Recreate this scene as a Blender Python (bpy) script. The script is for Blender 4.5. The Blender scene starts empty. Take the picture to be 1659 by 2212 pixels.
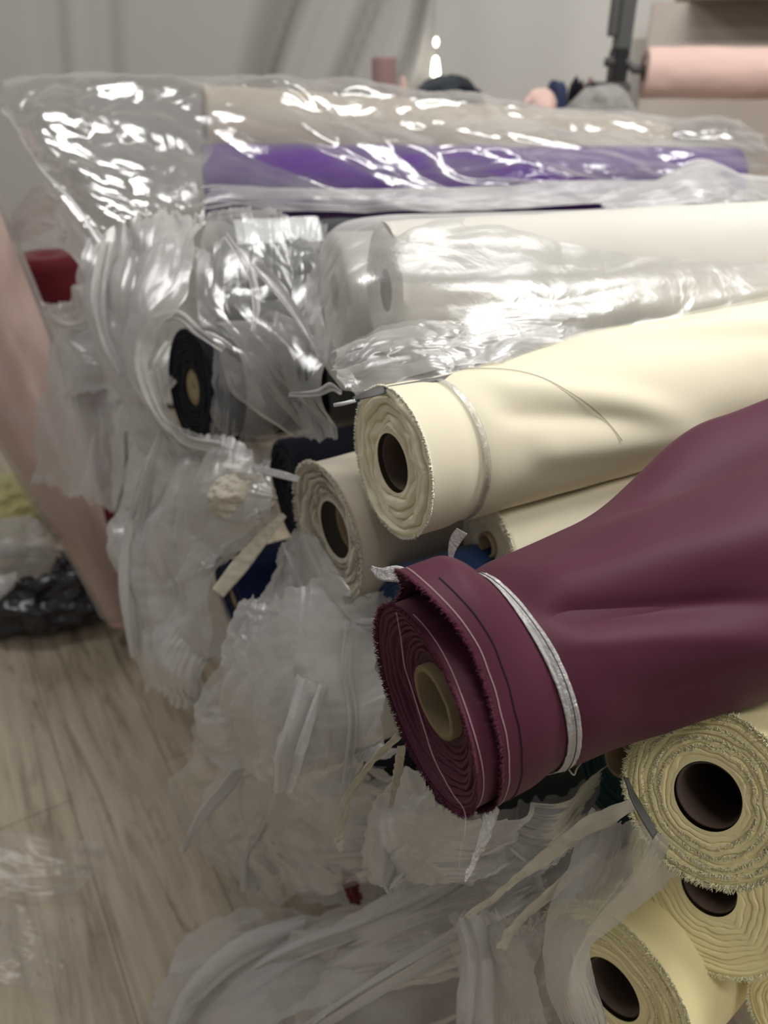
import bpy, math, random
import numpy as np
from mathutils import Vector, Matrix

random.seed(5)
RNG = np.random.default_rng(7)
SC = bpy.context.scene
COL = SC.collection

# ------------------------------------------------------------------ camera
W, H = 1659.0, 2212.0
F = 1660.0
PITCH = math.radians(30)
CAM = np.array([0.0, 0.0, 1.25])
CP, SP = math.cos(PITCH), math.sin(PITCH)

def at(u, v, t):
    """world point seen at photo pixel (u, v) at depth t metres"""
    a = (u - W / 2) / F
    b = -(v - H / 2) / F
    return CAM + t * np.array([a, CP + b * SP, -SP + b * CP])

def atY(u, v, Y):
    b = -(v - H / 2) / F
    return at(u, v, Y / (CP + b * SP))

def floor_at(u, v, z=0.0):
    b = -(v - H / 2) / F
    return at(u, v, (CAM[2] - z) / (SP - b * CP))

cam_data = bpy.data.cameras.new('camera')
cam_data.sensor_fit = 'VERTICAL'
cam_data.sensor_height = 36.0
cam_data.lens = F / H * 36.0
cam_data.clip_start = 0.02
cam_data.dof.use_dof = True
cam_data.dof.focus_distance = 0.60
cam_data.dof.aperture_fstop = 4.4
cam = bpy.data.objects.new('camera', cam_data)
cam.location = CAM
cam.rotation_euler = (math.pi / 2 - PITCH, 0, 0)
COL.objects.link(cam)
SC.camera = cam

# ------------------------------------------------------------------ noise
def _hash(ix, iy, iz, seed):
    h = (ix.astype(np.int64) * 374761393 + iy.astype(np.int64) * 668265263 + iz.astype(np.int64) * 2147483647 + seed * 1274126177) & 0xFFFFFFFF
    h = ((h ^ (h >> 13)) * 1274126177) & 0xFFFFFFFF
    h = ((h ^ (h >> 16)) * 2246822519) & 0xFFFFFFFF
    return h ^ (h >> 15)

_G = RNG.normal(size=(256, 3)); _G /= np.linalg.norm(_G, axis=1)[:, None]

def noise(x, y, z=0.0, seed=0):
    x, y, z = np.broadcast_arrays(np.asarray(x, float), np.asarray(y, float), np.asarray(z, float))
    x0, y0, z0 = np.floor(x), np.floor(y), np.floor(z)
    fx, fy, fz = x - x0, y - y0, z - z0
    sx, sy, sz = [f * f * f * (f * (f * 6 - 15) + 10) for f in (fx, fy, fz)]
    out = 0
    for dx in (0, 1):
        for dy in (0, 1):
            for dz in (0, 1):
                g = _G[_hash(x0 + dx, y0 + dy, z0 + dz, seed) & 255]
                d = g[..., 0] * (fx - dx) + g[..., 1] * (fy - dy) + g[..., 2] * (fz - dz)
                w = (sx if dx else 1 - sx) * (sy if dy else 1 - sy) * (sz if dz else 1 - sz)
                out = out + d * w
    return out * 1.6

def fbm(x, y, z=0.0, seed=0, n=3):
    o = 0; a = 1.0; f = 1.0
    for k in range(n):
        o = o + a * noise(x * f, y * f, np.asarray(z) * f, seed + 17 * k); a *= 0.5; f *= 2.1
    return o

def ridged(x, y, z=0.0, seed=0, n=3):
    o = 0; a = 1.0; f = 1.0
    for k in range(n):
        o = o + a * (0.35 - np.abs(noise(x * f, y * f, np.asarray(z) * f, seed + 17 * k))); a *= 0.5; f *= 2.1
    return o

def sstep(a, b, x):
    t = np.clip((np.asarray(x, float) - a) / (b - a), 0, 1)
    return t * t * (3 - 2 * t)

# ------------------------------------------------------------------ meshes
def obj(name, verts, faces, mat, parent=None, smooth=True):
    me = bpy.data.meshes.new(name)
    me.from_pydata([tuple(map(float, v)) for v in verts], [], [tuple(map(int, f)) for f in faces])
    if smooth:
        me.polygons.foreach_set('use_smooth', [True] * len(me.polygons))
    me.materials.append(mat)
    me.update()
    o = bpy.data.objects.new(name, me)
    COL.objects.link(o)
    if parent is not None:
        o.parent = parent
        o.matrix_parent_inverse = Matrix.Translation(-Vector(parent.location))
    return o

def grid_faces(nr, nc, wrap=False):
    r = np.arange(nr - 1)[:, None]
    c = np.arange(nc if wrap else nc - 1)[None, :]
    c2 = (c + 1) % nc
    f = np.stack([r * nc + c, r * nc + c2, (r + 1) * nc + c2, (r + 1) * nc + c], -1)
    return f.reshape(-1, 4)

def grid_obj(name, P, mat, parent=None, wrap=False, smooth=True):
    nr, nc = P.shape[:2]
    return obj(name, P.reshape(-1, 3), grid_faces(nr, nc, wrap), mat, parent, smooth)

def thing(name, label, cat, loc, group=None):
    o = bpy.data.objects.new(name, None)
    o.empty_display_size = 0.05
    o.location = [float(x) for x in loc]
    COL.objects.link(o)
    return tag(o, label, cat, group)

def tag(o, label=None, cat=None, group=None, kind=None):
    if label: o['label'] = label
    if cat: o['category'] = cat
    if group: o['group'] = group
    if kind: o['kind'] = kind
    return o

class MB:
    def __init__(s): s.v = []; s.f = []
    def add(s, v, f):
        n = len(s.v); s.v += [tuple(map(float, p)) for p in v]; s.f += [tuple(int(i) + n for i in q) for q in f]
    def box(s, lo, hi, bev=0.004):
        import bmesh
        bm = bmesh.new(); bmesh.ops.create_cube(bm, size=1.0)
        for v in bm.verts:
            v.co = Vector([(lo[i] + hi[i]) / 2 + v.co[i] * (hi[i] - lo[i]) for i in range(3)])
        if bev: bmesh.ops.bevel(bm, geom=bm.edges[:], offset=bev, segments=2, affect='EDGES')
        bm.verts.index_update()
        s.add([v.co[:] for v in bm.verts], [[v.index for v in f.verts] for f in bm.faces]); bm.free()
    def tube(s, pts, r, n=8, caps=True):
        pts = np.asarray(pts, float); m = len(pts)
        r = np.broadcast_to(np.asarray(r, float), (m,))
        T = np.gradient(pts, axis=0); T /= np.linalg.norm(T, axis=1)[:, None] + 1e-12
        up = np.array([0.1, 0.2, 1.0])
        A = np.cross(T, up); A /= np.linalg.norm(A, axis=1)[:, None] + 1e-12
        B = np.cross(T, A)
        ph = np.linspace(0, 2 * math.pi, n, endpoint=False)
        P = pts[:, None] + r[:, None, None] * (np.cos(ph)[None, :, None] * A[:, None] + np.sin(ph)[None, :, None] * B[:, None])
        f = grid_faces(m, n, True).tolist()
        if caps: f += [list(range(n))[::-1], [(m - 1) * n + i for i in range(n)]]
        s.add(P.reshape(-1, 3), f)
    def build(s, name, mat, parent=None, smooth=True): return obj(name, s.v, s.f, mat, parent, smooth)

def spline(P, n):
    """Catmull-Rom through rows of P (k, ...) sampled n times"""
    P = np.asarray(P, float); k = len(P)
    x = np.linspace(0, k - 1, n); i = np.clip(np.floor(x).astype(int), 0, k - 2); t = (x - i)
    t = t.reshape((-1,) + (1,) * (P.ndim - 1))
    p1, p2 = P[i], P[i + 1]
    p0 = np.where((i > 0).reshape(t.shape), P[np.maximum(i - 1, 0)], 2 * p1 - p2)
    p3 = np.where((i + 2 < k).reshape(t.shape), P[np.minimum(i + 2, k - 1)], 2 * p2 - p1)
    return 0.5 * ((2 * p1) + (-p0 + p2) * t + (2 * p0 - 5 * p1 + 4 * p2 - p3) * t * t + (-p0 + 3 * p1 - 3 * p2 + p3) * t ** 3)

# ------------------------------------------------------------------ materials
def new_mat(name):
    m = bpy.data.materials.new(name); m.use_nodes = True
    nt = m.node_tree; nt.nodes.clear()
    out = nt.nodes.new('ShaderNodeOutputMaterial')
    return m, nt, out

def srgb(r, g, b):
    return tuple(((c / 255) / 12.92 if c / 255 <= 0.04045 else ((c / 255 + 0.055) / 1.055) ** 2.4) for c in (r, g, b)) + (1,)

def fabric(name, col, rough=0.75, sheen=0.3, weave=900, bump=0.15, var=0.12, spec=0.3):
    m, nt, out = new_mat(name)
    N, L = nt.nodes.new, nt.links.new
    tc = N('ShaderNodeTexCoord')
    n1 = N('ShaderNodeTexNoise'); n1.inputs['Scale'].default_value = 14; n1.inputs['Detail'].default_value = 5
    n2 = N('ShaderNodeTexNoise'); n2.inputs['Scale'].default_value = weave; n2.inputs['Detail'].default_value = 1
    L(tc.outputs['Object'], n1.inputs['Vector']); L(tc.outputs['Object'], n2.inputs['Vector'])
    mix = N('ShaderNodeMix'); mix.data_type = 'RGBA'
    mix.inputs['A'].default_value = tuple(c * (1 - var) for c in col[:3]) + (1,)
    mix.inputs['B'].default_value = tuple(min(1, c * (1 + var)) for c in col[:3]) + (1,)
    L(n1.outputs['Fac'], mix.inputs['Factor'])
    b = N('ShaderNodeBsdfPrincipled')
    L(mix.outputs['Result'], b.inputs['Base Color'])
    b.inputs['Roughness'].default_value = rough
    b.inputs['Specular IOR Level'].default_value = spec
    b.inputs['Sheen Weight'].default_value = sheen
    b.inputs['Sheen Roughness'].default_value = 0.4
    bp = N('ShaderNodeBump'); bp.inputs['Strength'].default_value = bump; bp.inputs['Distance'].default_value = 0.0006
    L(n2.outputs['Fac'], bp.inputs['Height']); L(bp.outputs['Normal'], b.inputs['Normal'])
    L(b.outputs['BSDF'], out.inputs['Surface'])
    return m

def plain(name, col, rough=0.5, metal=0.0, spec=0.5, nscale=40, var=0.1, bump=0.0):
    m, nt, out = new_mat(name)
    N, L = nt.nodes.new, nt.links.new
    tc = N('ShaderNodeTexCoord'); n1 = N('ShaderNodeTexNoise'); n1.inputs['Scale'].default_value = nscale; n1.inputs['Detail'].default_value = 4
    L(tc.outputs['Object'], n1.inputs['Vector'])
    mix = N('ShaderNodeMix'); mix.data_type = 'RGBA'
    mix.inputs['A'].default_value = tuple(c * (1 - var) for c in col[:3]) + (1,)
    mix.inputs['B'].default_value = tuple(min(1, c * (1 + var)) for c in col[:3]) + (1,)
    L(n1.outputs['Fac'], mix.inputs['Factor'])
    b = N('ShaderNodeBsdfPrincipled'); L(mix.outputs['Result'], b.inputs['Base Color'])
    b.inputs['Roughness'].default_value = rough; b.inputs['Metallic'].default_value = metal; b.inputs['Specular IOR Level'].default_value = spec
    if bump:
        bp = N('ShaderNodeBump'); bp.inputs['Strength'].default_value = bump; bp.inputs['Distance'].default_value = 0.002
        L(n1.outputs['Fac'], bp.inputs['Height']); L(bp.outputs['Normal'], b.inputs['Normal'])
    L(b.outputs['BSDF'], out.inputs['Surface'])
    return m

def film_mat(name, base=0.18, edge=0.5, tint=(0.86, 0.85, 0.83), rough=0.18, spec=1.0, cloud=0.25, bump=0.35, bscale=30):
    """thin polythene: see-through, whiter where seen edge-on or cloudy, glossy"""
    m, nt, out = new_mat(name)
    N, L = nt.nodes.new, nt.links.new
    def mth(op, a, b=None):
        n = N('ShaderNodeMath'); n.operation = op
        for k, x in enumerate((a, b)):
            if x is None: continue
            if hasattr(x, 'links'): L(x, n.inputs[k])
            else: n.inputs[k].default_value = x
        return n.outputs[0]
    tc = N('ShaderNodeTexCoord')
    nz = N('ShaderNodeTexNoise'); nz.inputs['Scale'].default_value = bscale; nz.inputs['Detail'].default_value = 6; nz.inputs['Roughness'].default_value = 0.6; nz.inputs['Distortion'].default_value = 0.8
    vo = N('ShaderNodeTexVoronoi'); vo.inputs['Scale'].default_value = bscale * 1.6
    L(tc.outputs['Object'], nz.inputs['Vector']); L(nz.outputs['Color'], vo.inputs['Vector'])
    wv = N('ShaderNodeVectorMath'); wv.operation = 'MULTIPLY_ADD'; wv.inputs[1].default_value = (0.06, 0.06, 0.06)
    L(nz.outputs['Color'], wv.inputs[0]); L(tc.outputs['Object'], wv.inputs[2]); L(wv.outputs[0], vo.inputs['Vector'])
    hgt = mth('ADD', vo.outputs['Distance'], nz.outputs['Fac'])
    bp = N('ShaderNodeBump'); bp.inputs['Strength'].default_value = bump; bp.inputs['Distance'].default_value = 0.008
    L(hgt, bp.inputs['Height'])
    c1 = N('ShaderNodeTexNoise'); c1.inputs['Scale'].default_value = 9; c1.inputs['Detail'].default_value = 5
    L(tc.outputs['Object'], c1.inputs['Vector'])
    lw = N('ShaderNodeLayerWeight'); lw.inputs['Blend'].default_value = 0.5
    f2 = mth('MULTIPLY', lw.outputs['Facing'], lw.outputs['Facing'])
    fac = mth('ADD', mth('MULTIPLY', f2, edge), base)
    cl = mth('MULTIPLY', mth('SUBTRACT', c1.outputs['Fac'], 0.42), cloud * 2.5)
    fac = mth('MINIMUM', mth('MAXIMUM', mth('ADD', fac, cl), 0.04), 0.95)
    tr = N('ShaderNodeBsdfTransparent'); tr.inputs['Color'].default_value = (0.97, 0.97, 0.965, 1)
    df = N('ShaderNodeBsdfDiffuse'); df.inputs['Color'].default_value = tint + (1,)
    tl = N('ShaderNodeBsdfTranslucent'); tl.inputs['Color'].default_value = tint + (1,)
    L(bp.outputs['Normal'], df.inputs['Normal']); L(bp.outputs['Normal'], tl.inputs['Normal'])
    sc = N('ShaderNodeMixShader'); sc.inputs['Fac'].default_value = 0.25
    L(df.outputs[0], sc.inputs[1]); L(tl.outputs[0], sc.inputs[2])
    m1 = N('ShaderNodeMixShader'); L(fac, m1.inputs['Fac']); L(tr.outputs[0], m1.inputs[1]); L(sc.outputs[0], m1.inputs[2])
    gl = N('ShaderNodeBsdfGlossy'); gl.inputs['Roughness'].default_value = rough; L(bp.outputs['Normal'], gl.inputs['Normal'])
    fr = N('ShaderNodeFresnel'); fr.inputs['IOR'].default_value = 1.45
    fg = mth('MINIMUM', mth('MULTIPLY', fr.outputs[0], spec), 0.35)
    m2 = N('ShaderNodeMixShader'); L(fg, m2.inputs['Fac']); L(m1.outputs[0], m2.inputs[1]); L(gl.outputs[0], m2.inputs[2])
    L(m2.outputs[0], out.inputs['Surface'])
    return m

def wood_floor():
    m, nt, out = new_mat('light_wood_floor')
    N, L = nt.nodes.new, nt.links.new
    tc = N('ShaderNodeTexCoord')
    mp = N('ShaderNodeMapping'); mp.inputs['Rotation'].default_value = (0, 0, math.radians(59)); L(tc.outputs['Object'], mp.inputs['Vector'])
    st = N('ShaderNodeMapping'); st.inputs['Scale'].default_value = (2.2, 26, 1); L(mp.outputs[0], st.inputs['Vector'])
    g1 = N('ShaderNodeTexNoise'); g1.inputs['Scale'].default_value = 1.0; g1.inputs['Detail'].default_value = 7; g1.inputs['Roughness'].default_value = 0.62; g1.inputs['Distortion'].default_value = 1.1
    L(st.outputs[0], g1.inputs['Vector'])
    st2 = N('ShaderNodeMapping'); st2.inputs['Scale'].default_value = (5, 16, 1); L(mp.outputs[0], st2.inputs['Vector'])
    g2 = N('ShaderNodeTexNoise'); g2.inputs['Scale'].default_value = 1.0; g2.inputs['Detail'].default_value = 4; g2.inputs['Distortion'].default_value = 2.0
    L(st2.outputs[0], g2.inputs['Vector'])
    r1 = N('ShaderNodeValToRGB')
    e = r1.color_ramp.elements
    e[0].position = 0.3; e[0].color = srgb(140, 126, 108); e[1].position = 0.72; e[1].color = srgb(208, 195, 175)
    x = r1.color_ramp.elements.new(0.5); x.color = srgb(188, 174, 154)
    L(g1.outputs['Fac'], r1.inputs['Fac'])
    r2 = N('ShaderNodeValToRGB'); r2.color_ramp.elements[0].position = 0.24; r2.color_ramp.elements[0].color = (0.6, 0.56, 0.52, 1); r2.color_ramp.elements[1].position = 0.42; r2.color_ramp.elements[1].color = (1, 1, 1, 1)
    L(g2.outputs['Fac'], r2.inputs['Fac'])
    br = N('ShaderNodeTexBrick'); br.inputs['Scale'].default_value = 1.0; br.inputs['Brick Width'].default_value = 1.2; br.inputs['Row Height'].default_value = 0.19
    br.inputs['Mortar Size'].default_value = 0.0015; br.inputs['Color1'].default_value = (1, 1, 1, 1); br.inputs['Color2'].default_value = (0.88, 0.87, 0.85, 1); br.inputs['Mortar'].default_value = (0.55, 0.5, 0.45, 1)
    L(mp.outputs[0], br.inputs['Vector'])
    mu = N('ShaderNodeMix'); mu.data_type = 'RGBA'; mu.blend_type = 'MULTIPLY'; mu.inputs['Factor'].default_value = 1
    L(r1.outputs[0], mu.inputs['A']); L(r2.outputs[0], mu.inputs['B'])
    mu2 = N('ShaderNodeMix'); mu2.data_type = 'RGBA'; mu2.blend_type = 'MULTIPLY'; mu2.inputs['Factor'].default_value = 1
    L(mu.outputs['Result'], mu2.inputs['A']); L(br.outputs['Color'], mu2.inputs['B'])
    b = N('ShaderNodeBsdfPrincipled'); b.inputs['Roughness'].default_value = 0.5; b.inputs['Specular IOR Level'].default_value = 0.3
    L(mu2.outputs['Result'], b.inputs['Base Color'])
    L(b.outputs[0], out.inputs['Surface'])
    return m

M = {
    'burgundy': fabric('burgundy_satin', srgb(84, 37, 56), rough=0.6, sheen=0.03, weave=2500, bump=0.1, var=0.05, spec=0.25),
    'burgundy_dark': fabric('burgundy_frayed', srgb(92, 38, 58), rough=0.9, sheen=0.1, weave=1500, var=0.25),
    'cream': fabric('cream_cloth', srgb(246, 239, 212), rough=0.75, sheen=0.15, weave=1800, bump=0.1, var=0.03),
    'cream_edge': fabric('cream_frayed', srgb(250, 246, 226), rough=0.9, var=0.08),
    'yellow': fabric('pale_yellow_cloth', srgb(252, 240, 186), rough=0.8, sheen=0.2, weave=1400, bump=0.2, var=0.04),
    'yellow_edge': fabric('pale_yellow_frayed', srgb(252, 244, 206), rough=0.9, var=0.08),
    'oat': fabric('oatmeal_cloth', srgb(210, 202, 186), rough=0.9, sheen=0.2, weave=900, bump=0.4, var=0.1),
    'white': fabric('white_cloth', srgb(224, 221, 212), rough=0.8, var=0.03),
    'beige': fabric('beige_cloth', srgb(214, 202, 184), rough=0.8, var=0.04),
    'purple': fabric('purple_cloth', srgb(88, 36, 140), rough=0.7, var=0.08),
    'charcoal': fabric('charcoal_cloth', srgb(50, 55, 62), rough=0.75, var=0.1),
    'black': fabric('black_velvet', srgb(20, 19, 28), rough=0.9, sheen=0.08, var=0.2),
    'navy': fabric('navy_cloth', srgb(20, 22, 38), rough=0.9, sheen=0.08, var=0.2),
    'blue': fabric('dark_blue_cloth', srgb(26, 36, 78), rough=0.9, sheen=0.1, var=0.15),
    'denim': fabric('blue_cloth', srgb(40, 66, 110), rough=0.85, var=0.2),
    'navy_bag': fabric('navy_bag_cloth', srgb(52, 60, 92), rough=0.7, var=0.1),
    'teal': fabric('teal_cloth', srgb(30, 62, 62), rough=0.85, var=0.15),
    'pink': fabric('pink_cloth', srgb(240, 206, 196), rough=0.85, sheen=0.2, var=0.05),
    'red': fabric('dark_red_cloth', srgb(98, 20, 30), rough=0.8, var=0.15),
    'lime': fabric('yellow_green_cloth', srgb(190, 186, 132), rough=0.85, var=0.1),
    'grey': fabric('grey_cloth', srgb(150, 148, 144), rough=0.85, var=0.08),
    'taupe': fabric('taupe_cloth', srgb(122, 108, 98), rough=0.85, var=0.1),
    'mauve': fabric('mauve_cloth', srgb(168, 136, 134), rough=0.85, var=0.08),
    'card': plain('cardboard', srgb(178, 158, 126), rough=0.85, spec=0.2, nscale=60, var=0.15, bump=0.2),
    'card_shaded': plain('shaded_cardboard', srgb(142, 126, 98), rough=0.9, spec=0.15, nscale=60, var=0.15, bump=0.2),  # darker copy of the cardboard; shade on the burgundy core put into colour
    'card_dark': plain('brown_cardboard', srgb(104, 88, 78), rough=0.85, spec=0.2, nscale=60, var=0.15, bump=0.2),
    'strap': film_mat('woven_strap', base=0.8, edge=0.1, tint=(0.85, 0.83, 0.82), rough=0.25, spec=1.5, cloud=0.02, bump=0.5, bscale=60),
    'clear_strap': film_mat('clear_strap', base=0.16, edge=0.3, rough=0.12, spec=1.6, cloud=0.02, bump=0.3, bscale=40),
    'thread_w': plain('white_thread', srgb(226, 196, 196), rough=0.8),
    'thread_b': plain('black_thread', srgb(22, 14, 20), rough=0.8),
    'raffia': fabric('raffia', srgb(196, 190, 172), rough=0.7, var=0.12, spec=0.4),
    'clear': film_mat('clear_film', base=0.045, edge=0.48, rough=0.14, spec=0.36, cloud=0.1, bump=0.1, bscale=14),
    'wrap': film_mat('wrapping_film', base=0.24, edge=0.5, rough=0.24, spec=0.3, cloud=0.25, bump=0.1, bscale=16),
    'milky': film_mat('milky_film', tint=(0.78, 0.77, 0.755), base=0.25, edge=0.8, rough=0.33, spec=0.3, cloud=0.4, bump=0.12, bscale=14),
    'cloudy': film_mat('cloudy_film', tint=(0.76, 0.75, 0.735), base=0.46, edge=0.7, rough=0.33, spec=0.27, cloud=0.45, bump=0.1, bscale=12),
    'sheer': film_mat('sheer_film', base=0.06, edge=0.6, rough=0.2, spec=0.5, cloud=0.1, bump=0.06, bscale=12),
    'thin': film_mat('thin_film', base=0.12, edge=0.5, rough=0.28, spec=0.6, cloud=0.25, bump=0.12, bscale=14),
    'metal_grey': plain('painted_grey_steel', srgb(92, 92, 90), rough=0.5),
    'plastic_black': plain('black_plastic', srgb(24, 24, 26), rough=0.5),
    'curtain': fabric('grey_curtain_cloth', srgb(196, 194, 190), rough=0.85, sheen=0.1, weave=300, var=0.02),
    'wall': plain('painted_wall', srgb(230, 228, 223), rough=0.85, spec=0.2, nscale=3, var=0.02),
    'board': plain('taupe_board', srgb(210, 197, 187), rough=0.7, spec=0.3, nscale=3, var=0.03),
    'wood': plain('shelf_wood', srgb(172, 158, 134), rough=0.6, nscale=12, var=0.15),
    'table': plain('table_top', srgb(170, 166, 160), rough=0.6, nscale=6, var=0.05),
    'paper': plain('white_paper', srgb(238, 240, 242), rough=0.6, var=0.02),
    'bag_dark': plain('dark_plastic_bag', srgb(34, 34, 42), rough=0.25, spec=0.7, nscale=20, var=0.2),
    'bag_grey': film_mat('grey_bag_film', base=0.55, edge=0.3, tint=(0.7, 0.69, 0.67), rough=0.35, spec=0.4, cloud=0.2, bump=0.15, bscale=14),
}

# ------------------------------------------------------------------ fabric rolls
class Frame:
    def __init__(s, P0, yaw, pitch=0.0):
        y, p = math.radians(yaw), math.radians(pitch)
        s.P0 = np.asarray(P0, float)
        s.e = np.array([math.cos(y) * math.cos(p), math.sin(y) * math.cos(p), -math.sin(p)])
        w = np.array([0, 0, 1.0]) - s.e[2] * s.e; s.w = w / np.linalg.norm(w)
        s.v = np.cross(s.e, s.w)
    def __call__(s, a, ph, r):
        """a along the axis into the pile, ph from the top towards the viewer, r radius"""
        a, ph, r = np.broadcast_arrays(np.asarray(a, float), np.asarray(ph, float), np.asarray(r, float))
        return s.P0 + a[..., None] * s.e + (r * np.cos(ph))[..., None] * s.w + (r * np.sin(ph))[..., None] * s.v

def body_mesh(fr, R, L, rfun, rc, layers, amp, recess, lump, seed, q=1.0, wob=0.05, sag=0.0):
    nt_, nr, ns = int(200 * q), int(70 * q), int(110 * q)
    ph = np.linspace(0, 2 * math.pi, nt_, endpoint=False)[None, :]
    cs, sn = np.cos(ph), np.sin(ph)
    # face
    rho = np.linspace(rc / R, 1.0, nr)[:, None] ** 0.9
    rho = rc / R + (rho - rho[0]) / (rho[-1] - rho[0]) * (1 - rc / R)
    psi = layers * (rho + wob * (1 - rho) * noise(cs * 1.3, sn * 1.3, rho * 1.5 + seed) + 0.3 * wob * noise(cs * 3, sn * 3, rho * 5 + seed))
    lid = np.floor(psi); fr_ = psi - lid
    groove = np.exp(-(np.minimum(fr_, 1 - fr_) / 0.13) ** 2)
    d = amp * 1.3 * noise(cs * 1.2 + lid * 3.7, sn * 1.2 + lid * 1.3, lid * 2.1 + seed) + amp * 0.22 * noise(cs * 5, sn * 5, lid * 1.7 + seed) + amp * 0.9 * groove
    prof = recess * (1 - rho) ** 0.8 + 0.0025 * sstep(0.93, 1.0, rho) ** 2
    a_face = prof + d * (1 - sstep(0.92, 1.0, rho)) * sstep(rc / R, rc / R + 0.15, rho)
    r_face = rho * rfun(np.zeros_like(ph), ph)
    Pf = fr(a_face, ph, r_face)
    # body
    u = np.linspace(0, 1, ns)[:, None]; a = 0.0025 + (L - 0.0025) * (0.35 * u + 0.65 * u ** 2.2)
    r = rfun(a, ph)
    lm = lump * fbm(a * 9 + seed, cs * 0.9, sn * 0.9, seed, 2) * sstep(0, 0.04, a)
    Pb = fr(a, ph, r + lm)
    # far cap
    rr = np.array([0.9, 0.6, 0.2])[:, None]
    Pc = fr(np.full_like(rr, L), ph, rr * r[-1:])
    P = np.concatenate([Pf, Pb, Pc], 0)
    return P

def fringe_mesh(mb, curve, outd, side, n, length, width=0.0007, seed=0, curl=0.4):
    """little frayed threads along a closed or open edge curve"""
    rg = np.random.default_rng(seed)
    curve = np.asarray(curve); k = len(curve)
    for i in range(n):
        x = rg.uniform(0, k - 1.001); j = int(x); t = x - j
        p = curve[j] * (1 - t) + curve[j + 1] * t
        o = outd[j] * (1 - t) + outd[j + 1] * t
        tg = curve[j + 1] - curve[j]; tg = tg / (np.linalg.norm(tg) + 1e-9)
        sd = side[j]
        ln = length * rg.uniform(0.35, 1.15)
        d1 = o + sd * rg.normal(0, 0.35) + tg * rg.normal(0, 0.45); d1 /= np.linalg.norm(d1)
        d2 = d1 + sd * rg.normal(0, curl) + tg * rg.normal(0, curl + 0.2); d2 /= np.linalg.norm(d2)
        q0 = p - o * 0.0006; q1 = p + d1 * ln * 0.5; q2 = q1 + d2 * ln * 0.5
        w = width * rg.uniform(0.7, 1.5)
        b = np.cross(d1, rg.normal(size=3)); b /= np.linalg.norm(b) + 1e-9
        c = np.cross(d1, b)
        V = []
        for q, ww in ((q0, w), (q1, w * 0.8), (q2, w * 0.35)):
            for an in (0, 2.094, 4.189): V.append(q + ww * (math.cos(an) * b + math.sin(an) * c))
        fs = []
        for s_ in (0, 3):
            for m_ in range(3):
                fs.append((s_ + m_, s_ + (m_ + 1) % 3, s_ + 3 + (m_ + 1) % 3, s_ + 3 + m_))
        fs.append((6, 7, 8))
        mb.add(V, fs)

def tube_core(fr, r_in, r_out, a0, a1, mat, root, seed=0, name='core'):
    ph = np.linspace(0, 2 * math.pi, 64, endpoint=False)[None, :]
    cs, sn = np.cos(ph), np.sin(ph)
    wob = 0.0004 * noise(cs * 3, sn * 3, seed)
    rows = []
    for a, r in ((a1, r_out), (a0 + 0.02, r_out), (a0 + 0.0008, r_out), (a0, r_out - 0.0007), (a0, r_in + 0.0007), (a0 + 0.0008, r_in), (a0 + 0.03, r_in), (a1, r_in)):
        rows.append(fr(a + 0 * ph + wob, ph, r + wob))
    return grid_obj(name, np.concatenate(rows, 0), mat, root, wrap=True)

def roll(label, P0, yaw, R, L, mat, pitch=0.0, rc=None, wall=0.003, core_mat='card', core_out=0.001, recess=0.006, layers=13, amp=0.003,
         fringe=None, lump=0.002, rfun=None, seed=0, q=0.5, wob=0.05, group=None, name='fabric_roll', cat='fabric roll', oval=0.03):
    fr = Frame(P0, yaw, pitch)
    base = fr(L * 0.5, math.pi, R)
    root = thing(name, label, cat, base, group)
    rb = rc if rc else R * 0.12
    if rfun is None:
        rfun = lambda a, ph: R * (1 + oval * np.cos(2 * ph + seed)) + 0 * a
    P = body_mesh(fr, R, L, rfun, rb, layers, amp, recess, lump, seed, q, wob)
    grid_obj('fabric', P, M[mat], root, wrap=True)
    if rc:
        tube_core(fr, rc - wall, rc, -core_out + recess * (0.0 if core_out > 0 else 1.0), L * 0.9, M[core_mat], root, seed)
    if fringe:
        ln, fm, n = fringe[:3]
        ph = np.linspace(0, 2 * math.pi, 160)
        r = rfun(np.zeros_like(ph), ph)
        c = fr(0.0025 + 0 * ph, ph, r)
        rad = (fr(0 * ph, ph, 1 + 0 * ph) - fr(0 * ph, ph, 0 * ph))
        od = -fr.e[None, :] * 0.75 + rad * 0.65
        mb = MB(); fringe_mesh(mb, c, od, rad, n, ln, seed=seed + 3)
        for k in range(fringe[3] if len(fringe) > 3 else 0):
            rho = 0.5 + 0.46 * (k + 0.5) / fringe[3]
            wr = rho * (1 + 0.03 * noise(np.cos(ph) * 1.5, np.sin(ph) * 1.5, k * 3.1))
            c = fr(recess * (1 - rho) ** 0.8 + 0.001 + 0 * ph, ph, r * wr)
            fringe_mesh(mb, c, -fr.e[None, :] * 0.55 + rad * 0.5, rad, int(n * 0.5), ln * 0.6, 0.0006, seed=seed + 13 + k, curl=0.7)
        tag(mb.build('frayed_edge', M[fm], root), kind='stuff')
    return root, fr

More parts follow.
